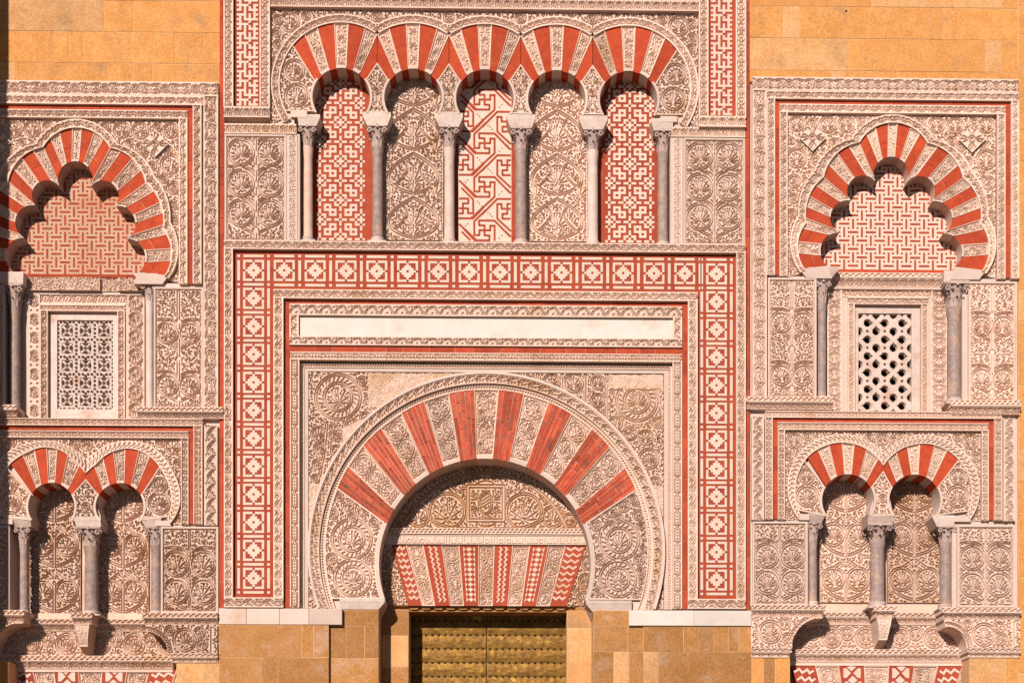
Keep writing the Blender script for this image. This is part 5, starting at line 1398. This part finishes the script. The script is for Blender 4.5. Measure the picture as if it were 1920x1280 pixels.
    t = thing('window_cornice', ('crisp cornice of small carved arches over the right lattice window' if Rt else 'weathered ochre cornice fragments over the left lattice window'), 'cornice', (Wd['c0'] + Wd['c1']) / 2, Wd['cy1'])
    c0, c1, q0, q1 = Wd['c0'], Wd['c1'], Wd['cy0'], Wd['cy1']
    if Rt:
        m = MB(); hband(m, c0 - 20, c1 + 20, q0, q0 + 9, 'zigzag', 12, 15, 60, fil=1.2); part('zigzag_moulding', m, 'carved', t, pd=15, stuff=True)
        m = MB(); hband(m, c0 - 20, c1 + 20, q0 + 9.2, q0 + 25, 'arches', 17, 16, 60, fil=1.4, lean=9); part('arched_moulding', m, 'carved', t, pd=15, stuff=True)
        m = MB(); m.box(c0 - 20, q0 + 25.2, c1 + 20, q1, 25, 60); part('plain_fillet', m, 'plain', t, pd=20)
    else:
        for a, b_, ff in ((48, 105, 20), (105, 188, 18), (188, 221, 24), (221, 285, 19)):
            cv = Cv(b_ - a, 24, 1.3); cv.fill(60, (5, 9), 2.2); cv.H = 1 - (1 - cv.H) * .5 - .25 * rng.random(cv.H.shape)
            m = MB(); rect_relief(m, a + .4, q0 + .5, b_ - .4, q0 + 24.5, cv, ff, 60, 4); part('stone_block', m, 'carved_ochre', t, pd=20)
        m = MB(); m.box(40, q0 + 24, 290, q1 + 2, 26.5, 60); part('plain_fillet', m, 'plain', t, pd=20)
    # columns of the window
    G1 = f'columns beside the {sd} lattice window'
    if Rt:
        column('slim dark column left of the tear-holed lattice window', 1543, 16, 502, 506, 523, 568, 741, 753, 1516, 1573, 17, 'marble_grey', G1, back=31, impm='capital')
        column('thick pinkish grey column right of the tear-holed lattice window', 1793.5, 25, 507, 511, 528, 572, 743, 757, 1770, 1822, 17, 'marble_grey', G1, back=31)
    else:
        column('shaded column left of the wheel-pattern lattice window', 24, 20, 511, 516, 534, 575, 768, 781, -12, 44, 17, 'marble_grey', G1, back=31, impm='marble')
        column('pale column right of the wheel-pattern lattice window', 279, 15, 512, 516, 530, 563, 767, 779, 252, 296, 17, 'marble', G1, back=31)
    # side panels and ledges
    if Rt:
        m0 = thing('wall_slab', 'plain stone ground behind the carved borders of the right bay', 'wall', 1660, 1140); mm_ = MB()
        for r_ in ((1406.2, 150, 1462, 1137), (1462, 517, 1531.5, 777), (1462, 974, 1517, 1137), (1898, 150, 1909.5, 1137), (1806, 519, 1898, 777), (1787, 974, 1898, 1137), (1850, 777, 1898, 974), (1872, 210, 1898, 519)): mm_.box(*r_, 5.6, 60)
        part('slab_face', mm_, 'plain', m0, stuff=True)
        carved_panel('tall palmette panel left of the right lattice window', 1440, 522, 1531, 748, tree_cv(84, 219, [79, 178], 18.5, xo=.24), 0, 60)
        carved_panel('tall palmette panel right of the right lattice window', 1816, 526, 1907, 752, tree_cv(84, 219, [79, 178], 18.5, xo=.24), 0, 60)
        ledges = [(1397.5, 1561, 749, 770, 'left'), (1780, 1910, 753, 777, 'right')]
    else:
        m0 = thing('wall_slab', 'plain stone ground behind the carved borders of the left bay', 'wall', 200, 1145); mm_ = MB()
        for r_ in ((-98, 198, -77, 1145), (-77, 528, 4, 786), (-77, 982, 16, 1145), (288, 528, 360, 786), (300, 982, 360, 1147), (352, 786, 360, 982), (360, 190, 411.3, 1147), (340, 215, 360, 528)): mm_.box(*r_, 5.6, 60)
        part('slab_face', mm_, 'plain', m0, stuff=True)
        carved_panel('tall palmette panel right of the left lattice window', 288, 537, 381, 765, tree_cv(86, 221, [82, 180], 19, xo=.24), 0, 60)
        carved_panel('shaded palmette panel left of the left lattice window', -80, 537, 8, 765, tree_cv(81, 221, [82, 180], 18, xo=.24), 0, 60)
        ledges = [(258, 421, 766, 785, 'right'), (-98, 36, 764, 783, 'left')]
    for (a, b_, c, d, w_) in ledges:
        t = thing('stone_ledge', f'carved string ledge {w_} of the {sd} lattice window', 'ledge', (a + b_) / 2, d); h_ = (d - c)
        m = MB(); hband(m, a, b_, c, c + h_ * .45, 'zigzag', 10, -14, 60, fil=1.1); part('zigzag_moulding', m, 'carved', t, stuff=True)
        m = MB(); hband(m, a + 2, b_ - (2 if w_ == 'left' else 0), c + h_ * .47, d, 'scroll', 18, -13, 60, fil=1.2, lean=8); part('scroll_moulding', m, 'carved', t, stuff=True)

    # ---------- lower: twin arches
    t = thing('twin_arch', f'pair of small striped horseshoe arches in the lower {sd} bay', 'arch', float(LX(1653)), float(LY(975)))
    f_ = lambda *a: [float(v) for v in a]
    X = lambda v: float(LX(v)); Yv = lambda v: float(LY(v))
    m = MB(); hband(m, max(X(1434), xmin), X(1878), Yv(772.5), Yv(785), 'diamond', 12, -5.5, 60, fil=1.4); part('carved_border', m, 'carved', t, stuff=True)
    for a, b_ in ((1434, 1448), (1863, 1877.5)):
        m = MB(); vband(m, X(a), X(b_), Yv(785), Yv(975), 'diamond', 12, -5.5, 60, fil=1.4); part('carved_border', m, 'carved', t, stuff=True)
    m = MB(); hband(m, X(1458), X(1853), Yv(793), Yv(807), 'diamond', 12, -3, 60, fil=1.4); part('carved_border', m, 'carved', t, stuff=True)
    for a, b_ in ((1458, 1471.5), (1840, 1853)):
        m = MB(); vband(m, X(a), X(b_), Yv(807), Yv(975), 'diamond', 12, -3, 60, fil=1.4); part('carved_border', m, 'carved', t, stuff=True)
    for a, b_, kk in ((1409, 1432, 0), (1880.5, 1902, 1)):
        m = MB(); vband(m, X(a), X(b_), Yv(783), Yv(976), 'leafwave', 27, -3.5, 60, fil=2.4); part('carved_border', m, 'carved', t, stuff=True)
    for (a, c, b_, d) in ((1448.2, 785.2, 1862.8, 792.8), (1448.2, 792.9, 1457.8, 973), (1853.2, 792.9, 1862.8, 973)):
        a, b_, c, d = X(a), X(b_), Yv(c), Yv(d); hz = (b_ - a) > (d - c); n = max(2, int(max(b_ - a, d - c) / 38)); e = np.linspace(0, 1, n + 1)
        m = MB(); m.box(a, c, b_, d, .8, 60); part('joint_filling', m, 'mortar', t)
        for u, v in zip(e[:-1], e[1:]):
            m = MB()
            if hz: m.box(a + (b_ - a) * u + .3, c + .1, a + (b_ - a) * v - .3, d - .1, .2 - rnd.uniform(0, .3), 4)
            else: m.box(a + .1, c + (d - c) * u + .3, b_ - .1, c + (d - c) * v - .3, .2 - rnd.uniform(0, .3), 4)
            part('brick', m, 'red', t)
    # arch outlines
    cu = 1656.0
    E1 = arc3((1500, 964), (1491, 915), (1514, 858), 14); E2 = arc3((1514, 858), (1580, 830.5), (1655.5, 873), 20)
    E3 = arc3((1656.5, 873), (1722, 832), (1797, 862), 20); E4 = arc3((1797, 862), (1822, 915), (1812, 964), 14)
    O1 = arc3((1497, 974), (1476, 918), (1503, 845), 14); O2 = arc3((1503, 845), (1580, 814.5), (1655.5, 849), 20)
    O3 = arc3((1656.5, 849), (1722, 815), (1808, 848), 20); O4 = arc3((1808, 848), (1837, 918), (1818, 974), 14)
    EX = [Lw(np.vstack([E1, E2[1:]])), Lw(np.vstack([E3, E4[1:]]))]; OX = [Lw(np.vstack([O1, O2[1:]])), Lw(np.vstack([O3, O4[1:]]))]
    I1 = Lw(arc(1590, 938, 49, -150, 150, 60)); I2 = Lw(arc(1715, 937, 48, -150, 150, 60))
    P = np.vstack([[(X(1471.5), Yv(807.5)), (X(1840), Yv(807.5)), (X(1840), Yv(975))], OX[1][::-1], OX[0][::-1], [(X(1471.5), Yv(975))]])
    cv, mn, msk = poly_cv(P); o = lambda x, y: (X(x) - mn[0], Yv(y) - mn[1])
    for x, y, r in ((1490, 826, 13), (1822, 826, 13), (1656, 822, 10), (1480, 855, 7), (1832, 855, 7), (1515, 817, 7), (1797, 817, 7), (1481, 960, 5), (1834, 960, 5)): roundel(cv, *o(x, y), r)
    cv.rings([8, 6], msk); cv.fill(1500, (4.5, 8), 2.0, mask=msk)
    m = MB(); poly_relief(m, P, cv, 3.2, 51); part('carved_spandrel', m, 'carved', t, stuff=True)
    for k in range(2):
        m = MB(); band2(m, OX[k], EX[k], 'plume' if False else 'bead', 8.5, -2.5, 51, fil=3.0, relief=3.2); part('beaded_moulding', m, 'carved', t, stuff=True)
    LO = [(1514, 858), (1532.5, 843), (1555, 834), (1578.6, 830.5), (1602.6, 832), (1624, 843), (1645, 862), (1655.5, 873)]
    LI = [(1547, 911), (1557, 900), (1569, 893), (1583, 889), (1597, 889), (1611, 893), (1625, 903), (1635, 915)]
    RO_ = [(1656.5, 873), (1665.6, 862), (1680.6, 846), (1700.5, 835.6), (1725, 832), (1752, 836), (1774, 847), (1797, 862)]
    RI_ = [(1670, 915), (1680, 903), (1694, 893), (1708, 889), (1723, 889), (1737, 893), (1749, 902), (1759, 912)]
    for (OO, II, ex, ii, wh) in ((LO, LI, EX[0], I1, 1), (RO_, RI_, EX[1], I2, 1)):
        for k in range(7):
            a0, a1 = Lw([OO[k]])[0], Lw([OO[k + 1]])[0]; b0, b1 = Lw([II[k]])[0], Lw([II[k + 1]])[0]
            Po = sub_path(ex, a0, a1); Pi = sub_path(ii, b0, b1)
            if k % 2:
                d = Po.mean(0) - Pi.mean(0); d /= np.hypot(*d); m = MB(); wedge_carved(m, Po, Pi + d * 3.4, -.3, 51, seed=k, relief=3.6); part('voussoir', m, 'carved', t)
                m = MB(); m.prism(np.vstack([Pi + d * 3.4, Pi[::-1]]), -1.3, 51); part('arch_rim', m, 'plain', t)
            else: wedge_bricks(t, Po, Pi, .7, 51, 1, 1, mat='red_bright', gap=.5, jit=.4)
    for ex, ii in ((EX[0], I1), (EX[1], I2)):
        q = ii[ii[:, 1] < Yv(968)]; e = ex[ex[:, 1] < Yv(968)]; m = MB(); m.prism(np.vstack([e, q[::-1]]), 6.5, 50.5); part('arch_backing', m, 'plain', t)
    # springer stones
    apex = Lw([(1656, 884)])[0]
    il = I1[(I1[:, 0] > X(1590)) & (I1[:, 1] > Yv(911)) & (I1[:, 1] < Yv(966))]; ir = I2[(I2[:, 0] < X(1715)) & (I2[:, 1] > Yv(911)) & (I2[:, 1] < Yv(966))]
    ir = ir[np.argsort(ir[:, 1])]; il = il[np.argsort(il[:, 1])]
    il2 = il + (3.2, 0); ir2 = ir - (3.2, 0); ok = (ir2[:, 0][:len(il2)] - il2[:, 0][:len(ir2)]) > 2
    P = np.vstack([[apex], ir2, il2[::-1]]); cv, mn, msk = poly_cv(P, 1.1); axx = apex[0] - mn[0]
    fan(cv, axx, 36, -PI / 2, 16, 5, 2, 1.9); roundel(cv, axx, 50, 6, petals=4); cv.fill(300, (4, 7), 1.9, sym=axx, mask=msk)
    m = MB(); poly_relief(m, P, cv, .2, 51); m.ribbon(P, 1.8, -.8, 6, closed=True); part('springer', m, 'carved', t, stuff=True)
    Wf = np.array([Lw([(1655.5, 873)])[0], Lw([(1635, 915)])[0], apex]); m = MB(); m.prism(Wf, .9, 51); m.prism([Lw([(1656.5, 873)])[0], apex, Lw([(1670, 915)])[0]], 1.0, 51); part('voussoir', m, 'red_bright', t, stuff=True)
    for sg, ex, ii, cc in ((-1, EX[0], I1, 1590), (1, EX[1], I2, 1715)):
        e = ex[(sg * (ex[:, 0] - X(cc)) > 0) & (ex[:, 1] > Yv(858)) & (ex[:, 1] < Yv(964))]; q = ii[(sg * (ii[:, 0] - X(cc)) > 0) & (ii[:, 1] > Yv(911)) & (ii[:, 1] < Yv(966))]
        e = e[np.argsort(e[:, 1])]; q = q[np.argsort(q[:, 1])] + (sg * 3.4, 0)
        P = np.vstack([e, q[::-1]]); cv, mn, msk = poly_cv(P); bxx = X(1513 if sg < 0 else 1797); o = lambda x, y: (x - mn[0], y - mn[1])
        roundel(cv, *o(bxx, Yv(893)), 13); roundel(cv, *o(bxx - sg * 1, Yv(930)), 19); cv.fill(600, (4.5, 8), 2.0, mask=msk)
        m = MB(); poly_relief(m, P, cv, .2, 51); m.ribbon(P, 2.0, -.8, 6, closed=True); part('springer', m, 'carved', t, stuff=True)
    m = MB()
    for ii, cc in ((I1, 1590), (I2, 1715)):
        for sg in (-1, 1):
            q = ii[(sg * (ii[:, 0] - X(cc)) > 0) & (ii[:, 1] > Yv(910)) & (ii[:, 1] < Yv(968))]; q = q[np.argsort(q[:, 1])]
            m.ribbon(q + (sg * 1.8, 0), 3.6, -1.4, 51)
    part('arch_rim', m, 'plain', t, stuff=True)
    m = MB(); m.box(X(1498), Yv(964), X(1517), Yv(975), -1.0, 51); m.box(X(1788), Yv(966), X(1820), Yv(977), -1.0, 51); part('springing_shelf', m, 'plain', t, stuff=True)
    # niche backs
    if Rt: NB = [(1534, 1637, 'left', 'carved'), (1661, 1767, 'right', 'carved_ochre')]; ny0, ny1 = 880, 1137
    else: NB = [(52, 154, 'left', 'carved_ochre'), (182, 281, 'right', 'carved_ochre')]; ny0, ny1 = 896, 1160
    for a, b_, w_, mt in NB:
        t = thing('stucco_relief', f'scrollwork panel inside the {w_} one of the twin arches of the {sd} bay', 'carved panel', (a + b_) / 2, ny1)
        m = MB(); m.box(a - 18, ny0 - 8, b_ + 18, ny1 + 8, 51.6, 60.5); part('plain_ground', m, 'carved_ochre' if w_ == 'left' or not Rt else 'plain', t, pd=50)
        m = MB(); rect_relief(m, a + 2, ny0, b_ - 2, ny1 - 8, vine_cv(b_ - a - 4, ny1 - 8 - ny0, 1), 46.6, 53, 4.6); part('carved_foliage', m, mt, t, pd=50, stuff=True)
    G2 = f'columns of the twin arches in the {sd} bay'
    if Rt:
        column('dark slim column left of the twin arches in the right bay', 1525.5, 17, 962, 966, 979, 1012, 1126, 1139, 1515, 1548, 20, 'marble_grey', G2, back=51, impm='capital')
        column('thick grey middle column between the twin arches in the right bay', 1649, 26, 962, 966, 982, 1014, 1126, 1140, 1627, 1676, 20, 'marble_grey', G2, back=51, impm='capital')
        column('grey column right of the twin arches in the right bay', 1776, 20, 965, 969, 986, 1014, 1130, 1142, 1748, 1790, 20, 'marble_grey', G2, back=51, impm='marble')
        PN = [(1411, 978, 1514.5, 1135, [60, 110], 22, 'dense roundel panel at the lower left of the right bay'), (1795, 983, 1903, 1137, [58, 108], 22, 'dense roundel panel at the lower right edge of the right bay')]
    else:
        column('half shaded slim column left of the twin arches in the left bay', 42, 16, 968, 972, 986, 1020, 1143, 1154, 5, 57, 20, 'marble_grey', G2, back=51)
        column('thick blue grey middle column between the twin arches in the left bay', 167, 26, 968, 972, 988, 1022, 1143, 1154, 139, 189, 20, 'marble_grey', G2, back=51)
        column('grey column right of the twin arches in the left bay', 290, 19, 967, 971, 987, 1020, 1143, 1154, 262, 302, 20, 'marble_grey', G2, back=51)
        PN = [(301.5, 986, 409, 1148, [66, 118], 23, 'ochre tinted roundel panel at the lower right of the left bay'), (-94, 986, 18, 1148, [66, 118], 23, 'shaded roundel panel at the lower left of the left bay')]
    for (a, c, b_, d, rows, r_, lab) in PN:
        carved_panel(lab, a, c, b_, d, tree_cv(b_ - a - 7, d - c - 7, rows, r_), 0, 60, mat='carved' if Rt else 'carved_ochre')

    # ---------- corbelled balcony
    dx = 0 if Rt else None
    if Rt: BX = lambda v: v; BY = lambda v: v; mtc = 'carved'
    else:
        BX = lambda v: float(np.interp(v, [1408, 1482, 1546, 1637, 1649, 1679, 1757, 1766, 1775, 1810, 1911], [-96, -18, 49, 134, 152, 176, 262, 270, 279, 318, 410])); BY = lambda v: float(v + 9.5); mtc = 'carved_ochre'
    G3 = f'corbel blocks of the {sd} balcony'
    def cornice(t, a, b_, y, f, b, ra=0, rb=0, h1=9.5, h2=12, le=9):
        m = MB(); hband(m, a, b_, y, y + h1, 'zigzag', 11, f, b, fil=1.1); part('zigzag_moulding', m, mtc, t, stuff=True)
        m = MB(); hband(m, a + ra, b_ - rb, y + h1 + .2, y + h1 + h2, 'arches', 19, f + 1, b, fil=1.3, lean=le); part('arched_moulding', m, mtc, t, stuff=True)
    for w_ in ('left', 'right'):
        L_ = w_ == 'left'
        t = thing('corbel_block', f'projecting carved block with quarter-round cut at the {w_} end of the {sd} balcony', 'corbel', BX(1470 if L_ else 1840), BY(1236), G3)
        y0 = BY(1136 if L_ else 1140)
        a, b_ = (BX(1408), BX(1546)) if L_ else (BX(1764), BX(1911))
        cornice(t, a, b_, y0, -12, 59, 0 if L_ else 3, 3 if L_ else 0)
        if L_: cxq, cyq, rq = BX(1541), y0 + 80, 57; P = np.vstack([[(a, y0 + 21.6), (BX(1541), y0 + 21.6)], arc(cxq, cyq, rq, 0, -90, 18), [(a, y0 + 80)]])
        else: cxq, cyq, rq = BX(1772), y0 + 75, 40; P = np.vstack([[(b_, y0 + 21.6), (BX(1770), y0 + 21.6)], arc(cxq, cyq, rq, 0, 90, 18), [(b_, y0 + 75)]])
        cv, mn, msk = poly_cv(P); o = lambda x, y: (x - mn[0], y - mn[1])
        xr = BX(1443 if L_ else 1843)
        roundel(cv, *o(xr, y0 + 50), 20); roundel(cv, *o(xr + (27 if L_ else 32), y0 + 34 if L_ else y0 + 58), 10); roundel(cv, *o(xr + (32 if L_ else 28), y0 + 62 if L_ else y0 + 36), 9)
        if not L_: roundel(cv, *o(BX(1812), y0 + 33), 8)
        cv.ridge([o(*p) for p in arc(cxq, cyq, rq + 7.5, -96 if L_ else -6, 6 if L_ else 96, 24)], 1.6, 1.1)
        for k in range(15):
            an = math.radians((-88 if L_ else 2) + 86 * k / 14); x, y = cxq + (rq + 3.5) * math.sin(an), cyq - (rq + 3.5) * math.cos(an); cv.dot(*o(x, y), 1.6)
        e0 = a + 13 if L_ else b_ - 13
        cv.cut([o(e0, y0 + 26), o(e0, y0 + 72)], 1.4)
        for k in range(8): cv.drop(*o(e0 - (6 if L_ else -6), y0 + 30 + k * 5.8), .5 if k % 2 else -.5, 3.5, 2)
        cv.fill(900, (5, 8), 2.1, mask=msk)
        m = MB(); poly_relief(m, P, cv, -7, 59); part('carved_block', m, mtc, t, stuff=True)
        yb_ = y0 + (80 if L_ else 75)
        bx0, bx1 = (a, BX(1483)) if L_ else (BX(1812), b_)
        m = MB(); hband(m, bx0, bx1, yb_, yb_ + 8, 'zigzag', 11, -9, 59, fil=1.1); part('zigzag_moulding', m, mtc, t, stuff=True)
        m = MB(); hband(m, bx0 + (0 if L_ else 3), bx1 - (3 if L_ else 0), yb_ + 8.2, yb_ + 17, 'arches', 17, -8, 59, fil=1.1, lean=5); part('arched_moulding', m, mtc, t, stuff=True)
    # middle console
    t = thing('corbel_block', f'tapering console under the middle column of the {sd} balcony', 'corbel', BX(1656), BY(1210), G3)
    xa, xb = (1637.5, 1679) if Rt else (135, 176); y0 = BY(1137) if Rt else 1149.5
    cornice(t, xa, xb, y0, -11, 59, 3, 3, 9.5, 11)
    xc_ = (xa + xb) / 2 - 1; ys = [y0 + 20.7, y0 + 34, y0 + 48, y0 + 61]; hw_ = [14, 12, 9.5, 8]; ds = [-4, -3, 1, 7]
    m = MB(); n = 4; V = []; nx = 9
    X_ = np.array([np.linspace(xc_ - h, xc_ + h, 13) for h in hw_]); X2 = np.array([np.interp(np.linspace(0, 3, 30), range(4), X_[:, i]) for i in range(13)]).T
    Y2 = np.repeat(np.interp(np.linspace(0, 3, 30), range(4), ys)[:, None], 13, 1); D_ = np.repeat(np.interp(np.linspace(0, 3, 30), range(4), ds)[:, None], 13, 1)
    cv = scroll_cv(22, 40, 0); U2, V2 = np.meshgrid(np.linspace(0, cv.w, 13), np.linspace(0, cv.h, 30)); D_ += (1 - cv.sample(U2, V2)) * 2.6
    m.sheet(X2, Y2, D_); m.border_walls(X2, Y2, D_, 59)
    m.add([(X2[-1, 0], ys[-1], ds[-1]), (X2[-1, -1], ys[-1], ds[-1]), (X2[-1, -1], ys[-1] + 14, 47), (X2[-1, 0], ys[-1] + 14, 47)], np.array([(0, 1, 2, 3)]))
    m.add([(X2[-1, 0], ys[-1], ds[-1]), (X2[-1, 0], ys[-1] + 14, 47), (X2[-1, 0], ys[-1], 47), (X2[-1, -1], ys[-1], ds[-1]), (X2[-1, -1], ys[-1], 47), (X2[-1, -1], ys[-1] + 14, 47)], [[0, 1, 2], [3, 4, 5]])
    part('console_stone', m, mtc, t)
    # recessed frieze with its cornices
    t = thing('balcony_frieze', f'recessed carved frieze between the corbel blocks of the {sd} balcony', 'frieze', BX(1650), BY(1250))
    fx0, fx1 = BX(1482) - 6, BX(1812) + 4
    yy = 1148 if Rt else 1160
    m = MB(); m.box(fx0, (1134 if Rt else 1149), fx1, yy + 1, 44, 60); part('sill_ledge', m, 'carved_ochre', t, pd=44)
    m = MB(); hband(m, fx0, fx1, yy, yy + 9, 'zigzag', 11, 33, 60, fil=1.1); part('zigzag_moulding', m, mtc, t, pd=35, stuff=True)
    m = MB(); hband(m, fx0, fx1, yy + 9.2, yy + 22, 'arches', 19, 34, 60, fil=1.3, lean=9); part('arched_moulding', m, mtc, t, pd=35, stuff=True)
    fy0, fy1 = yy + 24, yy + 69
    cv = Cv(fx1 - fx0, fy1 - fy0, CELL); n_ = 0; x = 14
    while x < cv.w - 10:
        big = n_ % 2 == 0; r = 17 if big else 11
        if big: wreath(cv, x + 6, 23, 18)
        else: roundel(cv, x + 2, 16, 11); fan(cv, x + 2, 42, -PI / 2, 13, 5, 2.4, 2.2)
        x += 33 if big else 31; n_ += 1
    cv.fill(1200, (5, 8), 2.1)
    m = MB(); rect_relief(m, fx0, fy0, fx1, fy1, cv, 45, 60, 4); part('carved_foliage', m, mtc, t, pd=45, stuff=True)
    m = MB(); hband(m, fx0, fx1, fy1 + .2, fy1 + 10, 'zigzag', 11, 30, 60, fil=1.1); part('zigzag_moulding', m, mtc, t, pd=35, stuff=True)
    m = MB(); hband(m, fx0, fx1, fy1 + 10.2, fy1 + 24, 'arches', 19, 31, 60, fil=1.3, lean=9); part('arched_moulding', m, mtc, t, pd=35, stuff=True)
    m = MB(); m.box(fx0, fy1 + 24.2, fx1, fy1 + 30, 41, 60); part('plain_fillet', m, 'carved', t, pd=40)
    # flat lintel below
    t = thing('lintel', f'top of the red and white flat lintel below the {sd} balcony', 'lintel', BX(1650), 1370)
    ya, yb = (1247.5 if Rt else 1254), 1345
    TX = [1484, 1528.5, 1573, 1620, 1667, 1713.5, 1759, 1804, 1830] if Rt else [16, 60, 100.5, 146.5, 192, 238, 281, 331, 352]
    cc = (TX[3] + TX[4]) / 2; BXs = [cc + (v - cc) * .80 for v in TX]
    md = ['zz', None, 'x', None, 'x', None, 'zz', None]
    for k in range(8):
        Po = np.array([(TX[k], ya), (TX[k + 1], ya)], float); Pi = np.array([(BXs[k], yb), (BXs[k + 1], yb)], float); m = MB()
        if md[k] is None: wedge_carved(m, Po, Pi, 42, 60, seed=k, style=1 if k != 3 else 0); part('voussoir', m, 'carved', t, pd=42)
        else:
            wedge_plain(m, Po, Pi, 43, 60); v = part('voussoir', m, 'red_paint', t, pd=42); m = MB()
            L0 = lambda u: TX[k] + (BXs[k] - TX[k]) * u; R0 = lambda u: TX[k + 1] + (BXs[k + 1] - TX[k + 1]) * u
            if md[k] == 'zz':
                for q in range(6):
                    yq = ya + 4 + q * 15; u = (yq - ya) / (yb - ya); l, r = L0(u) + 4, R0(u) - 4; w4 = (r - l) / 4
                    s_ = 1 if k == 0 else -1; pts = [(l, 8), (l + w4, 2), (l + 1.7 * w4, 9), (l + 2.7 * w4, 3), (l + 3.2 * w4, 10), (r, 5)]
                    m.ribbon([(px_ if s_ > 0 else l + r - px_, yq + dy) for px_, dy in pts], 4.0, 42.2, 43.5)
            else:
                for q in range(-1, 4):
                    yq = ya + 1 + q * 25
                    for (dxx, dyy) in ((.27, 12.5), (.73, 12.5), (.5, 0), (.5, 25)):
                        yc = yq + dyy
                        if yc < ya + 1 or yc > yb - 8 or (dyy == 25): continue
                        u = (yc - ya) / (yb - ya); l, r = L0(u) + 3, R0(u) - 3; xc2 = l + (r - l) * dxx
                        if dyy == 0: Q = [(xc2 - 9, yc + 1), (xc2, yc - 7.5), (xc2 + 9, yc + 1), (xc2, yc + 9)]
                        elif dxx < .5: Q = [(xc2 - 7, yc - 9), (xc2 - 1.5, yc - 9), (xc2 + 7, yc), (xc2 - 1.5, yc + 9), (xc2 - 7, yc + 9)]
                        else: Q = [(xc2 + 7, yc - 9), (xc2 + 7, yc + 9), (xc2 + 1.5, yc + 9), (xc2 - 7, yc), (xc2 + 1.5, yc - 9)]
                        Q = [(p_[0], max(p_[1], ya + .5)) for p_ in Q]
                        m.prism(Q, 42.2, 43.5); m2_ = (xc2, yc); m.n = m.n
            part('white_inlay', m, 'white_piece', v, pd=42, stuff=True)
    # masonry around the lower openings
    if Rt:
        t = thing('ashlar_wall', 'orange stones under the left corbel block of the right balcony', 'wall', 1445, YB)
        blocks(t, [(1231.5, 1292, [1409, 1431, 1453, 1481])] + auto_rows(1409, 1481, 1292, YB), -1, 60, ['ashlar_brown', 'ashlar_pale', 'ashlar'])
        t = thing('ashlar_wall', 'orange stones under the right corbel block of the right balcony', 'wall', 1860, YB)
        blocks(t, [(1231.5, 1292, [1817, 1885, 1909.5])] + auto_rows(1817, 1909.5, 1292, YB), -1, 60, ['ashlar', 'ashlar_pale'])
        fill_ = (1481, 1345, 1817, YB)
    else:
        t = thing('ashlar_wall', 'orange stones under the right corbel block of the left balcony', 'wall', 370, YB)
        blocks(t, [(1240.5, 1292, [331, 384, 411])] + auto_rows(331, 411, 1292, YB), -1, 60, ['ashlar', 'ashlar_pale'])
        t = thing('ashlar_wall', 'shaded stones under the left corbel block of the left balcony', 'wall', -40, YB)
        blocks(t, auto_rows(-98, 17, 1240, YB), -1, 60, ['ashlar', 'ashlar_brown'])
        fill_ = (17, 1345, 331, YB)
    t = thing('blocked_doorway', f'walled-up doorway below the lintel of the {sd} bay', 'wall', (fill_[0] + fill_[2]) / 2, YB)
    blocks(t, auto_rows(fill_[0], fill_[2], fill_[1], fill_[3]), 46, 61, ['ashlar_brown', 'ashlar_pale'])
bay('right')
bay('left')

for o in bpy.data.objects:
    if '_org' in o: del o['_org']
